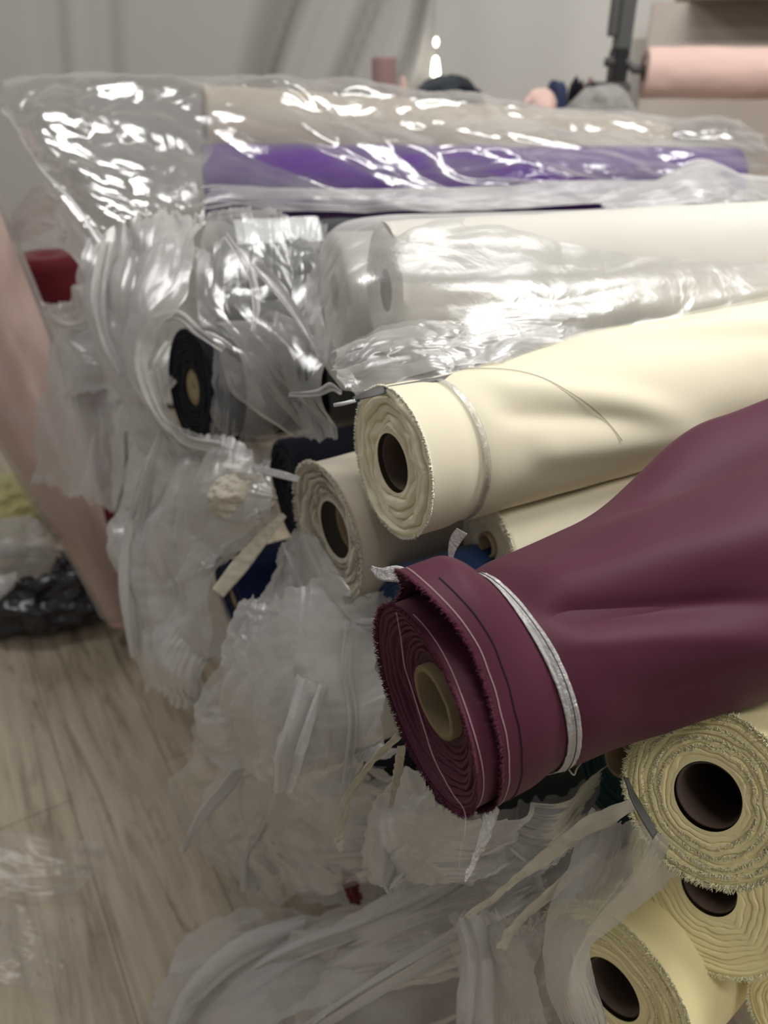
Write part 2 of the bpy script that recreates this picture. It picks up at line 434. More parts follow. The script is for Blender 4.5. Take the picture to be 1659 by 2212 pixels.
def ribbon(mb, pts, wid, thick=0.0006, twist=None, crinkle=0.0, seed=0, n=40, side=None):
    """flat strip with real thickness along pts"""
    C = spline(np.asarray(pts, float), n)
    T = np.gradient(C, axis=0); T /= np.linalg.norm(T, axis=1)[:, None] + 1e-12
    w = spline(np.asarray(wid, float), n) if np.ndim(wid) else np.full(n, wid)
    S = spline(np.asarray(side, float), n) if side is not None and np.ndim(side) == 2 else np.tile(np.asarray(side if side is not None else (0, -0.6, 0.8), float), (n, 1))
    B = np.cross(T, S); B /= np.linalg.norm(B, axis=1)[:, None] + 1e-12
    Nn = np.cross(B, T)
    if twist is not None:
        tw = spline(np.asarray(twist, float), n)[:, None]
        B, Nn = np.cos(tw) * B + np.sin(tw) * Nn, -np.sin(tw) * B + np.cos(tw) * Nn
    k = 7
    x = np.linspace(-0.5, 0.5, k)[None, :]
    i = np.arange(n)[:, None] / n
    h = crinkle * (noise(i * 14, x * 5, seed) + 0.6 * ridged(i * 5, x * 9, seed + 3))
    top = C[:, None] + (w[:, None] * x)[..., None] * B[:, None] + (h + thick / 2)[..., None] * Nn[:, None]
    bot = C[:, None] + (w[:, None] * x)[..., None] * B[:, None] + (h - thick / 2)[..., None] * Nn[:, None]
    loop = np.concatenate([top, bot[:, ::-1]], 1)
    f = grid_faces(n, 2 * k, True).tolist() + [list(range(2 * k))[::-1], [(n - 1) * 2 * k + j for j in range(2 * k)]]
    mb.add(loop.reshape(-1, 3), f)

# ------------------------------------------------------------------ films
def crumple(P, amp, freq, seed, tang=0.8, fold=None, fine=0.3):
    """displace a grid of points like crumpled polythene; fold = (angle, stretch) draws creases out along one direction"""
    du = np.gradient(P, axis=1); dv = np.gradient(P, axis=0)
    lu = np.cumsum(np.linalg.norm(du, axis=2), 1); lv = np.cumsum(np.linalg.norm(dv, axis=2), 0)
    N = np.cross(du, dv); N /= np.linalg.norm(N, axis=2)[..., None] + 1e-12
    Tu = du / (np.linalg.norm(du, axis=2)[..., None] + 1e-12); Tv = np.cross(N, Tu)
    p, q_ = lu, lv
    if fold:
        an, st = math.radians(fold[0]), fold[1]
        a = (p * math.cos(an) + q_ * math.sin(an)) / st; b = -p * math.sin(an) + q_ * math.cos(an)
        p, q_ = a, b
    wx = p + 0.35 / freq * noise(p * freq * 0.7, q_ * freq * 0.7, seed + 5.5, seed)
    wy = q_ + 0.35 / freq * noise(p * freq * 0.7, q_ * freq * 0.7, seed + 9.5, seed + 1)
    calm = sstep(-0.25, 0.45, noise(p * freq * 0.35, q_ * freq * 0.35, seed + 6.1, seed + 21))
    r1 = np.abs(noise(wx * freq * 0.6, wy * freq * 0.6, seed + 0.7, seed)); r2 = np.abs(noise(wx * freq * 1.3, wy * freq * 1.3, seed + 1.7, seed + 5)); r3 = np.abs(noise(wx * freq * 2.9, wy * freq * 2.9, seed + 2.7, seed + 8))
    h = 1.1 * fbm(wx * freq * 0.35, wy * freq * 0.35, seed + 0.3, seed, 2) - 1.3 * r1 - (0.25 + 0.45 * calm) * min(1.0, 0.25 + fine * 2.5) * r2 - fine * (0.1 + 0.7 * calm) * r3
    t1 = noise(wx * freq * 0.6, wy * freq * 0.6, seed + 3.3, seed + 11); t2 = noise(wx * freq * 0.6, wy * freq * 0.6, seed + 4.3, seed + 12)
    return P + amp * (h[..., None] * N + tang * (t1[..., None] * Tu + t2[..., None] * Tv))

def film(name, label, rows, mat, amp=0.012, freq=14, seed=1, nu=130, nv=110, tang=0.8, fold=None, group='loose plastic film', cat='plastic film', parent=None, ragged=0.06, fine=0.3, floor=True):
    G = np.array([[at(*c) for c in r] for r in rows])
    S = spline(G, nv)                      # along rows
    S = np.transpose(spline(np.transpose(S, (1, 0, 2)), nu), (1, 0, 2))
    # ragged outline: slide the border in and out along the sheet
    if ragged:
        uu = np.linspace(0, 1, nu)[None, :]; vv = np.linspace(0, 1, nv)[:, None]
        du = np.gradient(S, axis=1) * nu; dv = np.gradient(S, axis=0) * nv
        eu = (uu - 0.5) * 2; ev = (vv - 0.5) * 2
        S = S + ragged * ((np.abs(eu) ** 3 * np.sign(eu) * fbm(vv * 5 + 0 * uu, seed, 0.5, seed))[..., None] * du + (np.abs(ev) ** 3 * np.sign(ev) * fbm(uu * 6 + 0 * vv, seed + 3, 0.5, seed))[..., None] * dv)
    S = crumple(S, amp, freq, seed, tang, fold, fine)
    if floor: S[..., 2] = np.maximum(S[..., 2], 0.004 + 0.004 * RNG.random(S.shape[:2]))
    o = grid_obj(name, S, M[mat], parent)
    if parent is None: tag(o, label, cat, group)
    return o

def sleeve(root, fr, R, a0, a1, mat, amp=0.008, freq=16, seed=0, nt_=150, ns=130, gather=None, name='plastic_wrap', gap=0.006, fold=(0, 3.0), ph0=0.0, ph1=2 * math.pi, droop=0.0):
    """film tube round a roll; before a=0 it runs on past the end and gathers"""
    u = np.linspace(0, 1, ns)[:, None]; ph = np.linspace(ph0, ph1, nt_)[None, :]
    a = a0 + (a1 - a0) * u
    r = (R + gap + amp * 0.6) * np.ones_like(a)
    if gather is not None:
        k = sstep(a0, 0.01, a); r = r * (gather + (1 - gather) * k)
    P = fr(a + 0 * ph, ph + 0 * a, r + 0 * ph)
    P[..., 2] -= droop * (1 - sstep(a0, 0.0, a)) ** 1.0
    P = crumple(P, amp, freq, seed, 0.5, fold)
    return grid_obj(name, P, M[mat], root)

# ------------------------------------------------------------------ the room
def quad_obj(name, pts, mat):
    o = obj(name, pts, [(0, 1, 2, 3)], mat, smooth=False); return tag(o, kind='structure')

YW = 3.25
mb = MB(); mb.box((-4.0, -2.0, -0.05), (4.5, YW + 0.1, 0.0), 0)
tag(mb.build('floor', wood_floor(), smooth=False), kind='structure')
mb = MB(); mb.box((-4.0, YW, 0.0), (4.5, YW + 0.12, 3.0), 0)
tag(mb.build('wall_back', M['wall'], smooth=False), kind='structure')
mb = MB(); mb.box((-4.0, YW - 0.015, 0.0), (4.5, YW, 0.09), 0.004)
tag(mb.build('baseboard_back', M['wall'], smooth=False), kind='structure')

# curtain with leaning folds
def curtain():
    nx, nz = 420, 60
    x0, x1 = atY(-260, 100, 3.08)[0], atY(938, 100, 3.08)[0]
    X = np.linspace(x0, x1, nx)[None, :]; Z = np.linspace(0.03, 2.75, nz)[:, None]
    sh = 0.12 + 0.36 * sstep(-0.9, -0.2, X) * (1 - 0.75 * sstep(0.0, 0.22, X))
    xs = X - sh * (Z - 1.25)
    d = 0 * xs
    for c, w, a in ((-1.62, .05, .05), (-1.12, .045, .045), (-.95, .05, .05), (-.41, .05, .17), (-.27, .05, .03), (-.12, .035, .10), (-.03, .03, .03), (.06, .028, .09), (.15, .03, .05), (.21, .025, .05)):
        d = d + a * np.exp(-((xs - c) / w) ** 2)
    d = d + 0.006 * fbm(xs * 3, Z * 0.5, 1.0, 31, 2)
    P = np.stack([X + 0 * Z, 3.02 + d, Z + 0 * X], -1)
    B = P[::-1].copy(); B[..., 1] += 0.004
    o = grid_obj('curtain', np.concatenate([P, B], 0), M['curtain'])
    tag(o, 'plain grey cloth curtain hanging in folds over the back wall', 'curtain')
curtain()

# taupe board and shelf edge on the right
c0 = atY(1402, 100, 3.05)
mb = MB(); mb.box((c0[0], 3.05, 0.001), (c0[0] + 1.9, 3.09, 1.44), 0.004)
tag(mb.build('panel', M['board']), 'wide taupe board standing behind the pink roll on its axle', 'board')
mb = MB(); mb.box((c0[0] + 0.93 - 1.9 * 0 - 0.82, 2.86, 1.445), (c0[0] + 1.9, 3.2, 1.475), 0.004)
tag(mb.build('shelf_board', M['wood']), 'pale wooden shelf plank above the taupe board at the top right', 'shelf')

# small glowing shape for a bright patch beside the curtain
p = atY(941, 165, 2.98); q_ = atY(941, 122, 2.98)
lm_, nt, out = new_mat('patch_glow'); em = nt.nodes.new('ShaderNodeEmission'); em.inputs['Color'].default_value = (1, 0.93, 0.78, 1); em.inputs['Strength'].default_value = 9
nt.links.new(em.outputs[0], out.inputs['Surface'])
lr = thing('bright_patch', 'small bright tapered patch glowing beside the curtain edge', 'lamp', p - np.array([0, 0, 0.01]))
mb = MB(); mb.tube([p + (q_ - p) * t for t in (-.02, 0, .1, .4, .7, .9, 1)], [.004, .011, .0145, .0125, .010, .008, .003], 14); mb.build('glowing_tube', lm_, lr)
p2 = atY(942, 91, 2.98)
mb = MB(); mb.tube([p2 + np.array([0, 0, z]) for z in (-.013, -.008, 0, .008, .013)], [.002, .006, .008, .006, .002], 12); mb.build('glowing_tip', lm_, lr)
mb = MB(); mb.tube([q_ , p2], .0015, 8); mb.tube([p + np.array([0, 0, -.16]), p], [.012, .012], 12); mb.build('stem', M['curtain'], lr)

# work table at the back carrying small goods
TZ = 1.06
tb = thing('work_table', 'grey work table standing against the back wall behind the rolls', 'table', (0.35, 2.75, 0))
mb = MB(); mb.box((-0.35, 2.42, TZ - 0.03), (1.0, 3.0, TZ), 0.004); mb.build('tabletop', M['table'], tb, False)
for lx in (-0.3, 0.95):
    for ly in (2.47, 2.94):
        mb = MB(); mb.box((lx - .02, ly - .02, 0), (lx + .02, ly + .02, TZ - .03), 0.003); mb.build('leg', M['metal_grey'], tb, False)

def lump(name, label, cat, u, v0, v1, wpx, Y, mat, seed=0, depth=None, zb=TZ, group=None, sq=0.75, amp=0.16):
    """soft heap resting on the table: seen from pixel row v0 down"""
    top = atY(u, v0, Y); t = Y / (CP - (v0 - H / 2) / F * SP)
    rx = wpx / 2 / F * t; ry = depth or rx * 0.8; h = top[2] - zb
    th = np.linspace(0, 2 * math.pi, 72, endpoint=False)[None, :]; el = np.linspace(0, 1, 30)[:, None]
    rad = np.cos(el * math.pi / 2) ** sq * (1 + 0 * th); hz = np.sin(el * math.pi / 2) ** 0.9
    k = 1 + amp * 1.6 * fbm(np.cos(th) * 2 + seed, np.sin(th) * 2, el * 3, seed, 3)
    P = np.stack([top[0] + rx * rad * k * np.cos(th), top[1] + ry * rad * k * np.sin(th), zb + 0.002 + h * hz * (0.96 + 0.1 * noise(np.cos(th) * rad * 2, np.sin(th) * rad * 2, seed, seed))], -1)
    o = grid_obj(name, P, M[mat], wrap=True)
    return tag(o, label, cat, group)

# a mauve roll standing on the table, wrapped in film
def standing(name, label, cat, u, v0, v1, wpx, Y, mat, zb=TZ):
    top = atY(u, v0, Y); t = Y / (CP - (v0 - H / 2) / F * SP); r = wpx / 2 / F * t
    th = np.linspace(0, 2 * math.pi, 48, endpoint=False)[None, :]
    rows = [(0.0, .0), (0.0, .96), (.004, 1.), (.5, 1.02), (.96, 1.), (1.0, .96), (1.0, .35), (.985, .33), (.985, 0)]
    P = np.concatenate([np.stack([top[0] + r * q * np.cos(th), top[1] + r * q * np.sin(th), zb + 0.001 + (top[2] - zb) * z + 0 * th], -1) for z, q in rows], 0)
    return tag(grid_obj(name, P, M[mat], wrap=True), label, cat)
standing('fabric_bundle', 'short mauve fabric bundle standing upright in front of the curtain', 'fabric bundle', 830, 124, 190, 54, 2.75, 'mauve')
lump('fabric_scrap', 'small coral pink cloth scrap beside the mauve bundle', 'fabric scrap', 872, 164, 190, 26, 2.72, 'pink', 3)
lump('cloth_heap', 'dark grey cloth heap lying below the small bright patch', 'cloth heap', 965, 160, 215, 156, 2.62, 'charcoal', 5, 0.09, sq=0.6, amp=.1)
lump('cloth_bundle', 'near-black cloth bundle at the right end of the grey heap', 'cloth bundle', 1012, 186, 220, 90, 2.55, 'navy', 6, 0.06, sq=0.5, amp=.1)
lump('pink_bag', 'small bag of pink cloth on the table below the grey wall', 'bag', 1168, 194, 225, 84, 2.52, 'pink', 8, 0.06, sq=.5, amp=.1)
lump('small_bag', 'small navy blue bag behind the bag of pink cloth', 'bag', 1206, 174, 225, 50, 2.62, 'navy_bag', 9, 0.05, sq=0.3, amp=0.06)
lump('black_spool', 'small black bundle left of the steel post foot', 'bundle', 1247, 170, 225, 34, 2.66, 'black', 10, 0.05, sq=0.3, amp=0.05)
lump('pink_scrap', 'pinkish cloth scrap tucked against the steel post foot', 'fabric scrap', 1278, 168, 225, 52, 2.66, 'mauve', 11, 0.05)
lump('clear_bag', 'cloudy plastic bag heaped at the foot of the steel post', 'plastic bag', 1305, 188, 240, 170, 2.5, 'bag_grey', 12, 0.08, sq=0.55, amp=0.1)

# steel post with an axle, and the pink roll threaded on it
pb = atY(1328, 160, 2.62)
st = thing('roll_stand', 'dark grey steel post with a side axle carrying the pink roll', 'stand', (pb[0], pb[1], TZ))
x, y = pb[0], pb[1]
mb = MB(); mb.box((x - .012, y - .03, TZ), (x + .030, y + .03, 2.3), .003); mb.build('post', M['metal_grey'], st, False)
mb = MB(); mb.box((x - .034, y - .02, 1.33), (x - .010, y + .02, 2.3), .003); mb.build('side_rail', M['metal_grey'], st, False)
mb = MB(); mb.box((x - .016, y - .045, 1.19), (x + .022, y + .034, 1.30), .004); mb.build('clamp', M['plastic_black'], st, False)
mb = MB(); mb.box((x - .075, y - .07, TZ + .001), (x + .035, y + .05, 1.215), .006); mb.build('foot', M['metal_grey'], st, False)
a0 = np.array([x + .02, y - .035, 1.272]); a1 = at(1392, 137, (y * CP) )
pe = atY(1390, 158, y - .04)
ax_e = np.array([math.cos(math.radians(-7)), math.sin(math.radians(-7)), 0])
mb = MB(); mb.tube([pe - ax_e * .115 + np.array([0, .0, .028]), pe - ax_e * .05 + np.array([0, 0, .028]), pe - ax_e * .03 + np.array([0, 0, .01]), pe + ax_e * .25], .012, 14); mb.build('axle', M['metal_grey'], st)
mb = MB(); mb.box((pe[0] - .085, pe[1] - .03, TZ + .03), (pe[0] - .01, pe[1] + .03, TZ + .085), .012); mb.build('stop', M['plastic_black'], st)
roll('pale pink fabric roll hanging level on the axle of the steel post', pe, -7, .068, .9, 'pink', rc=.02, recess=.004, layers=6, seed=3, lump=.003, core_mat='card_dark')

# ------------------------------------------------------------------ left side
# tall pink roll leaning in film
def leaning():
    A = floor_at(272, 1352, 0.035); B = at(-75, 560, 1.52)
    e = (B - A) / np.linalg.norm(B - A)
    L = 1.25
    root = thing('fabric_roll', 'tall pale pink roll standing on end in loose film', 'fabric roll', (A[0], A[1], 0.0))
    n = 90; ph = np.linspace(0, 2 * math.pi, 110, endpoint=False)[None, :]
    s = np.linspace(0, L, n)[:, None]
    w = np.cross(e, [0, 1, 0]); w /= np.linalg.norm(w); v = np.cross(e, w)
    r = (.034 + .052 * sstep(0, .75, s)) * (1 + .10 * fbm(np.cos(ph) * 1.6, np.sin(ph) * 1.6, s * 1.2, 5, 2) + .05 * np.cos(2 * ph))
    r = r * (1 - sstep(.99, 1.0, s / L) * .9) * (.3 + .7 * sstep(-.001, .02, s))
    P = A + s[..., None] * e + (r * np.cos(ph))[..., None] * w + (r * np.sin(ph))[..., None] * v
    grid_obj('fabric', P, M['pink'], root, wrap=True)
    r2 = r * 1.10 + .008
    P = A + (s * .96 + .03)[..., None] * e + (r2 * np.cos(ph))[..., None] * w + (r2 * np.sin(ph))[..., None] * v
    P = np.concatenate([P, P[:, :1]], 1)
    P = crumple(P, .009, 12, 41, .5, (90, 4.0)); P[..., 2] = np.maximum(P[..., 2], .006)
    grid_obj('plastic_wrap', P, M['thin'], root)
    mb = MB(); 
    mb.tube(np.array([at(212, 770, 1.42), at(214, 880, 1.45), at(205, 1000, 1.5), at(186, 1090, 1.56)]), .004, 8)
leaning()

# dark red roll on end, further back
A = floor_at(110, 1000, 0.0); pr = at(100, 548, 1.72)
fr_top = pr
root = thing('fabric_roll', 'dark red roll standing on end, its top showing through torn film', 'fabric roll', (pr[0], pr[1], 0))
ph = np.linspace(0, 2 * math.pi, 70, endpoint=False)[None, :]
rows = []
for z, r in ((0.0, .01), (0.0, .066), (.02, .07), (.4, .072), (pr[2] - .03, .07), (pr[2] - .004, .066), (pr[2], .06), (pr[2] - .003, .04), (pr[2], .03), (pr[2] - .02, .0)):
    k = 1 + .05 * noise(np.cos(ph) * 1.5, np.sin(ph) * 1.5, z * 3)
    rows.append(np.stack([pr[0] + r * k * np.cos(ph), pr[1] + r * k * np.sin(ph), z + 0 * ph], -1))
grid_obj('fabric', np.concatenate(rows, 0), M['red'], root, wrap=True)

# black bag on the floor and the yellow-green bundle
def heap(name, label, cat, c, rad, mat, seed, amp=.18, group=None, fold=True, zmin=.004):
    th = np.linspace(0, 2 * math.pi, 150, endpoint=False)[None, :]; el = np.linspace(-math.pi / 2, math.pi / 2, 80)[:, None]
    d = np.stack([np.cos(el) * np.cos(th), np.cos(el) * np.sin(th), np.sin(el) + 0 * th], -1)
    k = 1 + amp * fbm(d[..., 0] * 1.6 + seed, d[..., 1] * 1.6, d[..., 2] * 1.6, seed, 3) + amp * .7 * ridged(d[..., 0] * 2.4, d[..., 1] * 2.4, d[..., 2] * 2.4 + seed, seed, 3)
    P = np.asarray(c) + d * k[..., None] * np.asarray(rad)
    P[..., 2] = np.maximum(P[..., 2], zmin)
    return tag(grid_obj(name, P, M[mat], wrap=True), label, cat, group)
cb = floor_at(60, 1330, .06)
heap('rubbish_bag', 'shiny black plastic bag slumped on the wooden floor', 'bag', (cb[0] - .03, cb[1] + .08, .085), (.20, .13, .10), 'bag_dark', 4, .22)
cy = at(22, 1128, 1.86)
heap('fabric_bundle', 'yellow-green fabric bundle above the black bag', 'fabric bundle', cy + np.array([-.02, .06, 0]), (.105, .10, .085), 'lime', 6, .10)
film('plastic_film', 'grey film bag crumpled between the yellow-green bundle and the black bag',
     [[(-60, 1120, 1.72), (10, 1135, 1.70), (80, 1140, 1.74), (125, 1165, 1.8)], [(-60, 1190, 1.70), (10, 1190, 1.66), (70, 1200, 1.69), (112, 1205, 1.76)], [(-60, 1240, 1.72), (0, 1250, 1.68), (60, 1245, 1.7), (100, 1235, 1.76)]], 'bag_grey', .02, 16, 3, 90, 70)
film('plastic_film', 'pale film rope dangling over the black bag at the left edge',
     [[(-40, 1250, 1.66), (0, 1245, 1.66), (40, 1235, 1.68)], [(-30, 1290, 1.62), (0, 1280, 1.63), (30, 1262, 1.66)], [(-40, 1340, 1.6), (-15, 1315, 1.61), (6, 1280, 1.64)]], 'bag_grey', .008, 22, 14, 60, 50)
film('plastic_film', 'thin clear film sheet lying flat over the floor at the left edge',
     [[(-60, 1800, 1.42), (60, 1800, 1.42), (150, 1815, 1.41), (225, 1830, 1.41)], [(-60, 1870, 1.36), (60, 1880, 1.36), (160, 1880, 1.35), (210, 1880, 1.35)], [(-60, 1930, 1.32), (60, 1945, 1.315), (150, 1930, 1.32), (180, 1910, 1.33)]], 'sheer', .010, 11, 8, 90, 70)
film('plastic_film', 'thin clear film sheet lying over the floor at the bottom left corner',
     [[(-60, 1950, 1.30), (60, 1960, 1.29), (170, 1990, 1.27)], [(-60, 2060, 1.23), (60, 2070, 1.22), (140, 2090, 1.21)], [(-60, 2120, 1.19), (50, 2140, 1.175), (110, 2150, 1.17)]], 'sheer', .010, 11, 9, 90, 70)

# ------------------------------------------------------------------ the pile: rear rolls
roll('beige roll lying highest at the back inside clear film', at(440, 272, 1.57), 17, .074, 1.08, 'beige', pitch=4, rc=.024, seed=1, core_mat='card_dark')
rt, fr = roll('bright purple roll lying in front of the beige roll under clear film', at(440, 396, 1.44), 12, .067, 1.10, 'purple', pitch=1.2, rc=.022, seed=2, lump=.004, core_mat='card_dark')
rt, fr = roll('charcoal grey roll under film with a white paper label on top', at(482, 603, 1.23), 13, .085, 1.3, 'charcoal', rc=.025, seed=4, lump=.003, core_mat='card_dark')
ph = np.linspace(math.radians(-18), math.radians(44), 16)[None, :]; aa = np.linspace(.025, .155, 12)[:, None]
lp = fr(aa + 0 * ph, ph + 0 * aa, .0885 + .001 * noise(aa * 20, ph * 3, 1.0)); lb = fr(aa + 0 * ph, ph + 0 * aa, .0875 + 0 * ph + 0 * aa)
tag(grid_obj('label', np.concatenate([lp, lb[::-1]], 0), M['paper'], rt), 'white paper label')
roll('white roll in film, its dark core hole showing at the left end', at(717, 632, 1.06), 16, .079, 1.3, 'white', rc=.0255, seed=5, core_mat='card_dark', core_out=-.004)
roll('white roll in film lying in front of the other white roll', at(826, 628, .90), 17, .074, 1.3, 'white', rc=.024, seed=6, core_mat='card_dark', core_out=-.004)
rt, fr = roll('black velvety roll with a tan cardboard core poking out of loose film', at(408, 838, 1.12), 36, .082, .9, 'black', pitch=7, rc=.027, wall=.024, core_mat='card', core_out=-.001, seed=7, lump=.003)
sleeve(rt, fr, .082, .05, .6, 'wrap', .009, 14, 23, gap=.006, ph0=math.radians(-200), ph1=math.radians(160))
roll('black-navy roll end squeezed behind the oatmeal roll', at(622, 1066, 1.06), 26, .074, .9, 'navy', seed=8, lump=.003)
roll('dark blue roll low on the left with a small tan core', at(496, 1296, 1.15), 30, .066, .9, 'blue', rc=.018, wall=.016, core_out=-.001, seed=9, lump=.003)
heap('cloth_bundle', 'cream cloth bundle smothered in cloudy film above the dark blue roll', 'cloth bundle', at(522, 1075, 1.0), (.042, .03, .036), 'oat', 17, .15)
roll('white roll end wrapped in cloudy film beneath the oatmeal roll', at(650, 1480, .96), 24, .096, 1.0, 'white', rc=.03, seed=11, core_mat='card')
roll('charcoal roll end peeping out below the oatmeal roll', at(672, 1240, 1.0), 24, .042, .8, 'charcoal', rc=.012, seed=12)
roll('mid-blue roll end just showing behind the burgundy roll', at(868, 1352, .80), 26, .062, .9, 'denim', rc=.02, seed=13)
roll('dark teal roll low between the burgundy and yellow rolls', at(1335, 1640, .86), 24, .068, .8, 'teal', pitch=14, rc=.02, seed=14)
roll('ivory roll between the cream roll and the oatmeal roll', at(1050, 1178, .80), 26, .048, .8, 'cream', rc=.014, seed=15, fringe=(.006, 'cream_edge', 200))

# filler rolls of the lower layers, seen dimly through the films
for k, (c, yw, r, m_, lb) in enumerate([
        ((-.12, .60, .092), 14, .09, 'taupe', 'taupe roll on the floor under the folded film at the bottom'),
        ((-.04, .81, .10), 16, .10, 'charcoal', 'floor roll coloured dark for the shade under the hanging films'),  # dark colour stands in for the shade inside the pile
        ((-.10, 1.02, .10), 16, .10, 'charcoal', 'floor roll at the back coloured dark for the shade under the hanging films'),  # coloured dark as well, for shade behind the films
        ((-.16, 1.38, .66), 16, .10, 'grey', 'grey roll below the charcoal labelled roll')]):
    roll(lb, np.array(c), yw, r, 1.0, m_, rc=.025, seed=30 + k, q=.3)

# ------------------------------------------------------------------ the pile: front rolls
def band(fr, afun, rfun, wid, thick, ph0, ph1, mat, root, name='strap', seed=0, n=120, crinkle=.0006):
    ph = np.linspace(math.radians(ph0), math.radians(ph1), n)[:, None]
    x = np.linspace(-.5, .5, 9)[None, :]
    a = afun(ph) + x * wid
    r = rfun(a, ph)
    r = np.maximum(r, rfun(afun(ph) + 0 * x, ph) - .001) + .0012 + crinkle * ridged(ph * 9, x * 5, seed, seed)
    top = fr(a, ph, r + thick); bot = fr(a, ph, r)
    loop = np.concatenate([top, bot[:, ::-1]], 1)
    return grid_obj(name, loop, M[mat], root, wrap=True)

def line_on(fr, a, ph, r, rad, mat, root, name, label=None):
    mb = MB(); mb.tube(fr(a, ph, r), rad, 6); o = mb.build(name, M[mat], root)
    return tag(o, label) if label else o

def crease(a, ph, p0, slope, w, amp, a0, a1):
    return amp * np.exp(-((ph - p0 - slope * (a - a0)) / w) ** 2) * sstep(a0, a0 + .04, a) * (1 - sstep(a1 - .1, a1, a))
def wrapang(ph):
    return (np.asarray(ph) + math.pi) % (2 * math.pi) - math.pi

# oatmeal roll
OP = at(702, 1150, .85)
roll('oatmeal coarse-woven roll with a frayed end and wide brown core below the cream roll', OP, 30, .080, .95, 'oat', rc=.034, wall=.006, core_mat='card', core_out=-.012, recess=.018,
     layers=10, amp=.0055, fringe=(.006, 'oat', 1300, 7), seed=16, q=1.0, wob=.12)

# cream roll with a clear strap
R2 = .0715
def r_cream(a, ph):
    p = wrapang(ph)
    b = R2 * (1 + .015 * np.cos(2 * p)) + .006 * sstep(.08, .3, a)
    b = b - .003 * np.exp(-((a - .055) / .012) ** 2)
    b = b + crease(a, p, .25, 5.0, .22, .007, .07, .34) + crease(a, p, .75, 3.2, .16, -.004, .07, .28) + crease(a, p, 1.35, 2.0, .25, .005, .10, .40)
    b = b + crease(a, p, .1, 2.5, .2, -.003, .25, .8) + crease(a, p, -.2, 2.0, .25, .006, .2, .9)
    b = b + .018 * sstep(.12, .3, a) * np.exp(-((p + 1.0) / .42) ** 2)
    return b
CR = at(842, 1002, .72)
rt, fr = roll('smooth pale cream roll tied with a thin clear strap near its end', CR, 30, R2, 1.0, 'cream', rc=.0285, wall=.002, core_mat='card_dark', core_out=-.004, recess=.004,
     layers=8, amp=.0045, fringe=(.0035, 'cream_edge', 1100), seed=17, q=1.5, wob=.16, rfun=r_cream, lump=.0012)
band(fr, lambda ph: .056 + .006 * np.sin(ph), r_cream, .006, .0004, -60, 190, 'clear_strap', rt, 'strap')
ph = np.linspace(-.25, 1.5, 40); a = .09 + .13 * ((ph + .25) / 1.75) + .004 * np.sin(ph * 7)
line_on(fr, a, ph, r_cream(a, ph) + .0012, .00028, 'card_dark', rt, 'loose_thread', 'fine grey thread')
mb = MB(); ribbon(mb, [at(1008, 803, .74), at(950, 818, .715), at(880, 832, .70), at(800, 850, .69), at(762, 862, .69)], [.004, .004, .005, .008, .003], .001, seed=3, n=30)
tag(mb.build('dark_strip', M['metal_grey'], None), 'thin dark grey strip along the top edge of the cream roll end', 'strip')
mb = MB(); mb.tube([at(722, 875, .70), at(745, 871, .695), at(768, 865, .69)], .0018, 10)
tag(mb.build('paper_stick', M['paper'], None), 'short white stick poking out left of the cream roll', 'stick')

# burgundy roll: wound core roll plus the loose outer layer
BP = at(908, 1531, .55)
R1 = .0757
fr1 = Frame(BP, 26, -5)
def r_in(a, ph):
    p = wrapang(ph)
    return R1 * (1 + .025 * np.cos(2 * p + .4)) + 0 * a
def r_out(a, ph):
    p = wrapang(ph)
    r = R1 + .0045 + 0 * a + .002 * np.cos(2 * p + .4)
    lift = np.where(p > -.05, np.exp(-((p + .05) / .52) ** 2), np.exp(-((p + .05) / .38) ** 2))
    r = r + .034 * lift * (1 - sstep(.028, .072, a)) ** .8
    r = r - .004 * np.exp(-((a - .070) / .014) ** 2)
    g = sstep(.08, .36, a)
    r = r + g * (.010 + .020 * sstep(.6, 1.5, p) * (1 - sstep(1.7, 2.7, p)) - .016 * sstep(2.0, 2.9, np.abs(p)) + .016 * np.exp(-((p - .35) / .5) ** 2))
    r = r + .040 * sstep(.17, .36, a) * np.exp(-((p + .78) / .24) ** 2) - .016 * sstep(.16, .3, a) * np.exp(-((p + .36) / .12) ** 2)
    r = r + crease(a, p, .42, 3.4, .24, -.0040, .066, .36) + crease(a, p, .36, 3.8, .10, -.0042, .068, .30) + crease(a, p, .62, 3.8, .10, .0022, .068, .28) + crease(a, p, .08, 2.6, .24, .005, .070, .40) + crease(a, p, .80, 3.0, .24, .004, .08, .40)
    r = r + crease(a, p, 1.45, 2.4, .26, -.003, .10, .5) + crease(a, p, 1.9, 2.0, .3, .003, .12, .5)
    r = r + .0045 * fbm(a * 6, np.cos(p) * .8, np.sin(p) * .8, 3, 2) * sstep(.09, .2, a)
    return r
rb = thing('fabric_roll', 'burgundy satin roll with frayed end, tied with a white woven strap', 'fabric roll', fr1(.5, math.pi, R1))
P = body_mesh(fr1, R1, .55, r_in, .0285, 17, .0028, .026, .0, 18, 1.4, .05)
grid_obj('fabric', P, M['burgundy'], rb, wrap=True)
tube_core(fr1, .0235, .0285, .010, .5, M['card_shaded'], rb, 2)
def a_edge(ph):
    p = wrapang(ph)
    return .0185 + .003 * np.cos(p) - .021 * np.exp(-((p + .08) / .40) ** 2) + .001 * noise(np.cos(p) * 4, np.sin(p) * 4, 2.0)
ph = np.linspace(0, 2 * math.pi, 300, endpoint=False)[None, :]
u = np.linspace(0, 1, 260)[:, None]
a = a_edge(ph) + (1.25 - a_edge(ph)) * (.25 * u + .75 * u ** 2.4)
ro = r_out(a, ph)
edge_in = fr1(a_edge(ph) + .0003, ph, r_out(a_edge(ph), ph) - .0012)
deep = fr1(a_edge(ph) + .03, ph, np.maximum(r_in(.03, ph) + .0006, r_out(a_edge(ph) + .03, ph) - .0035))
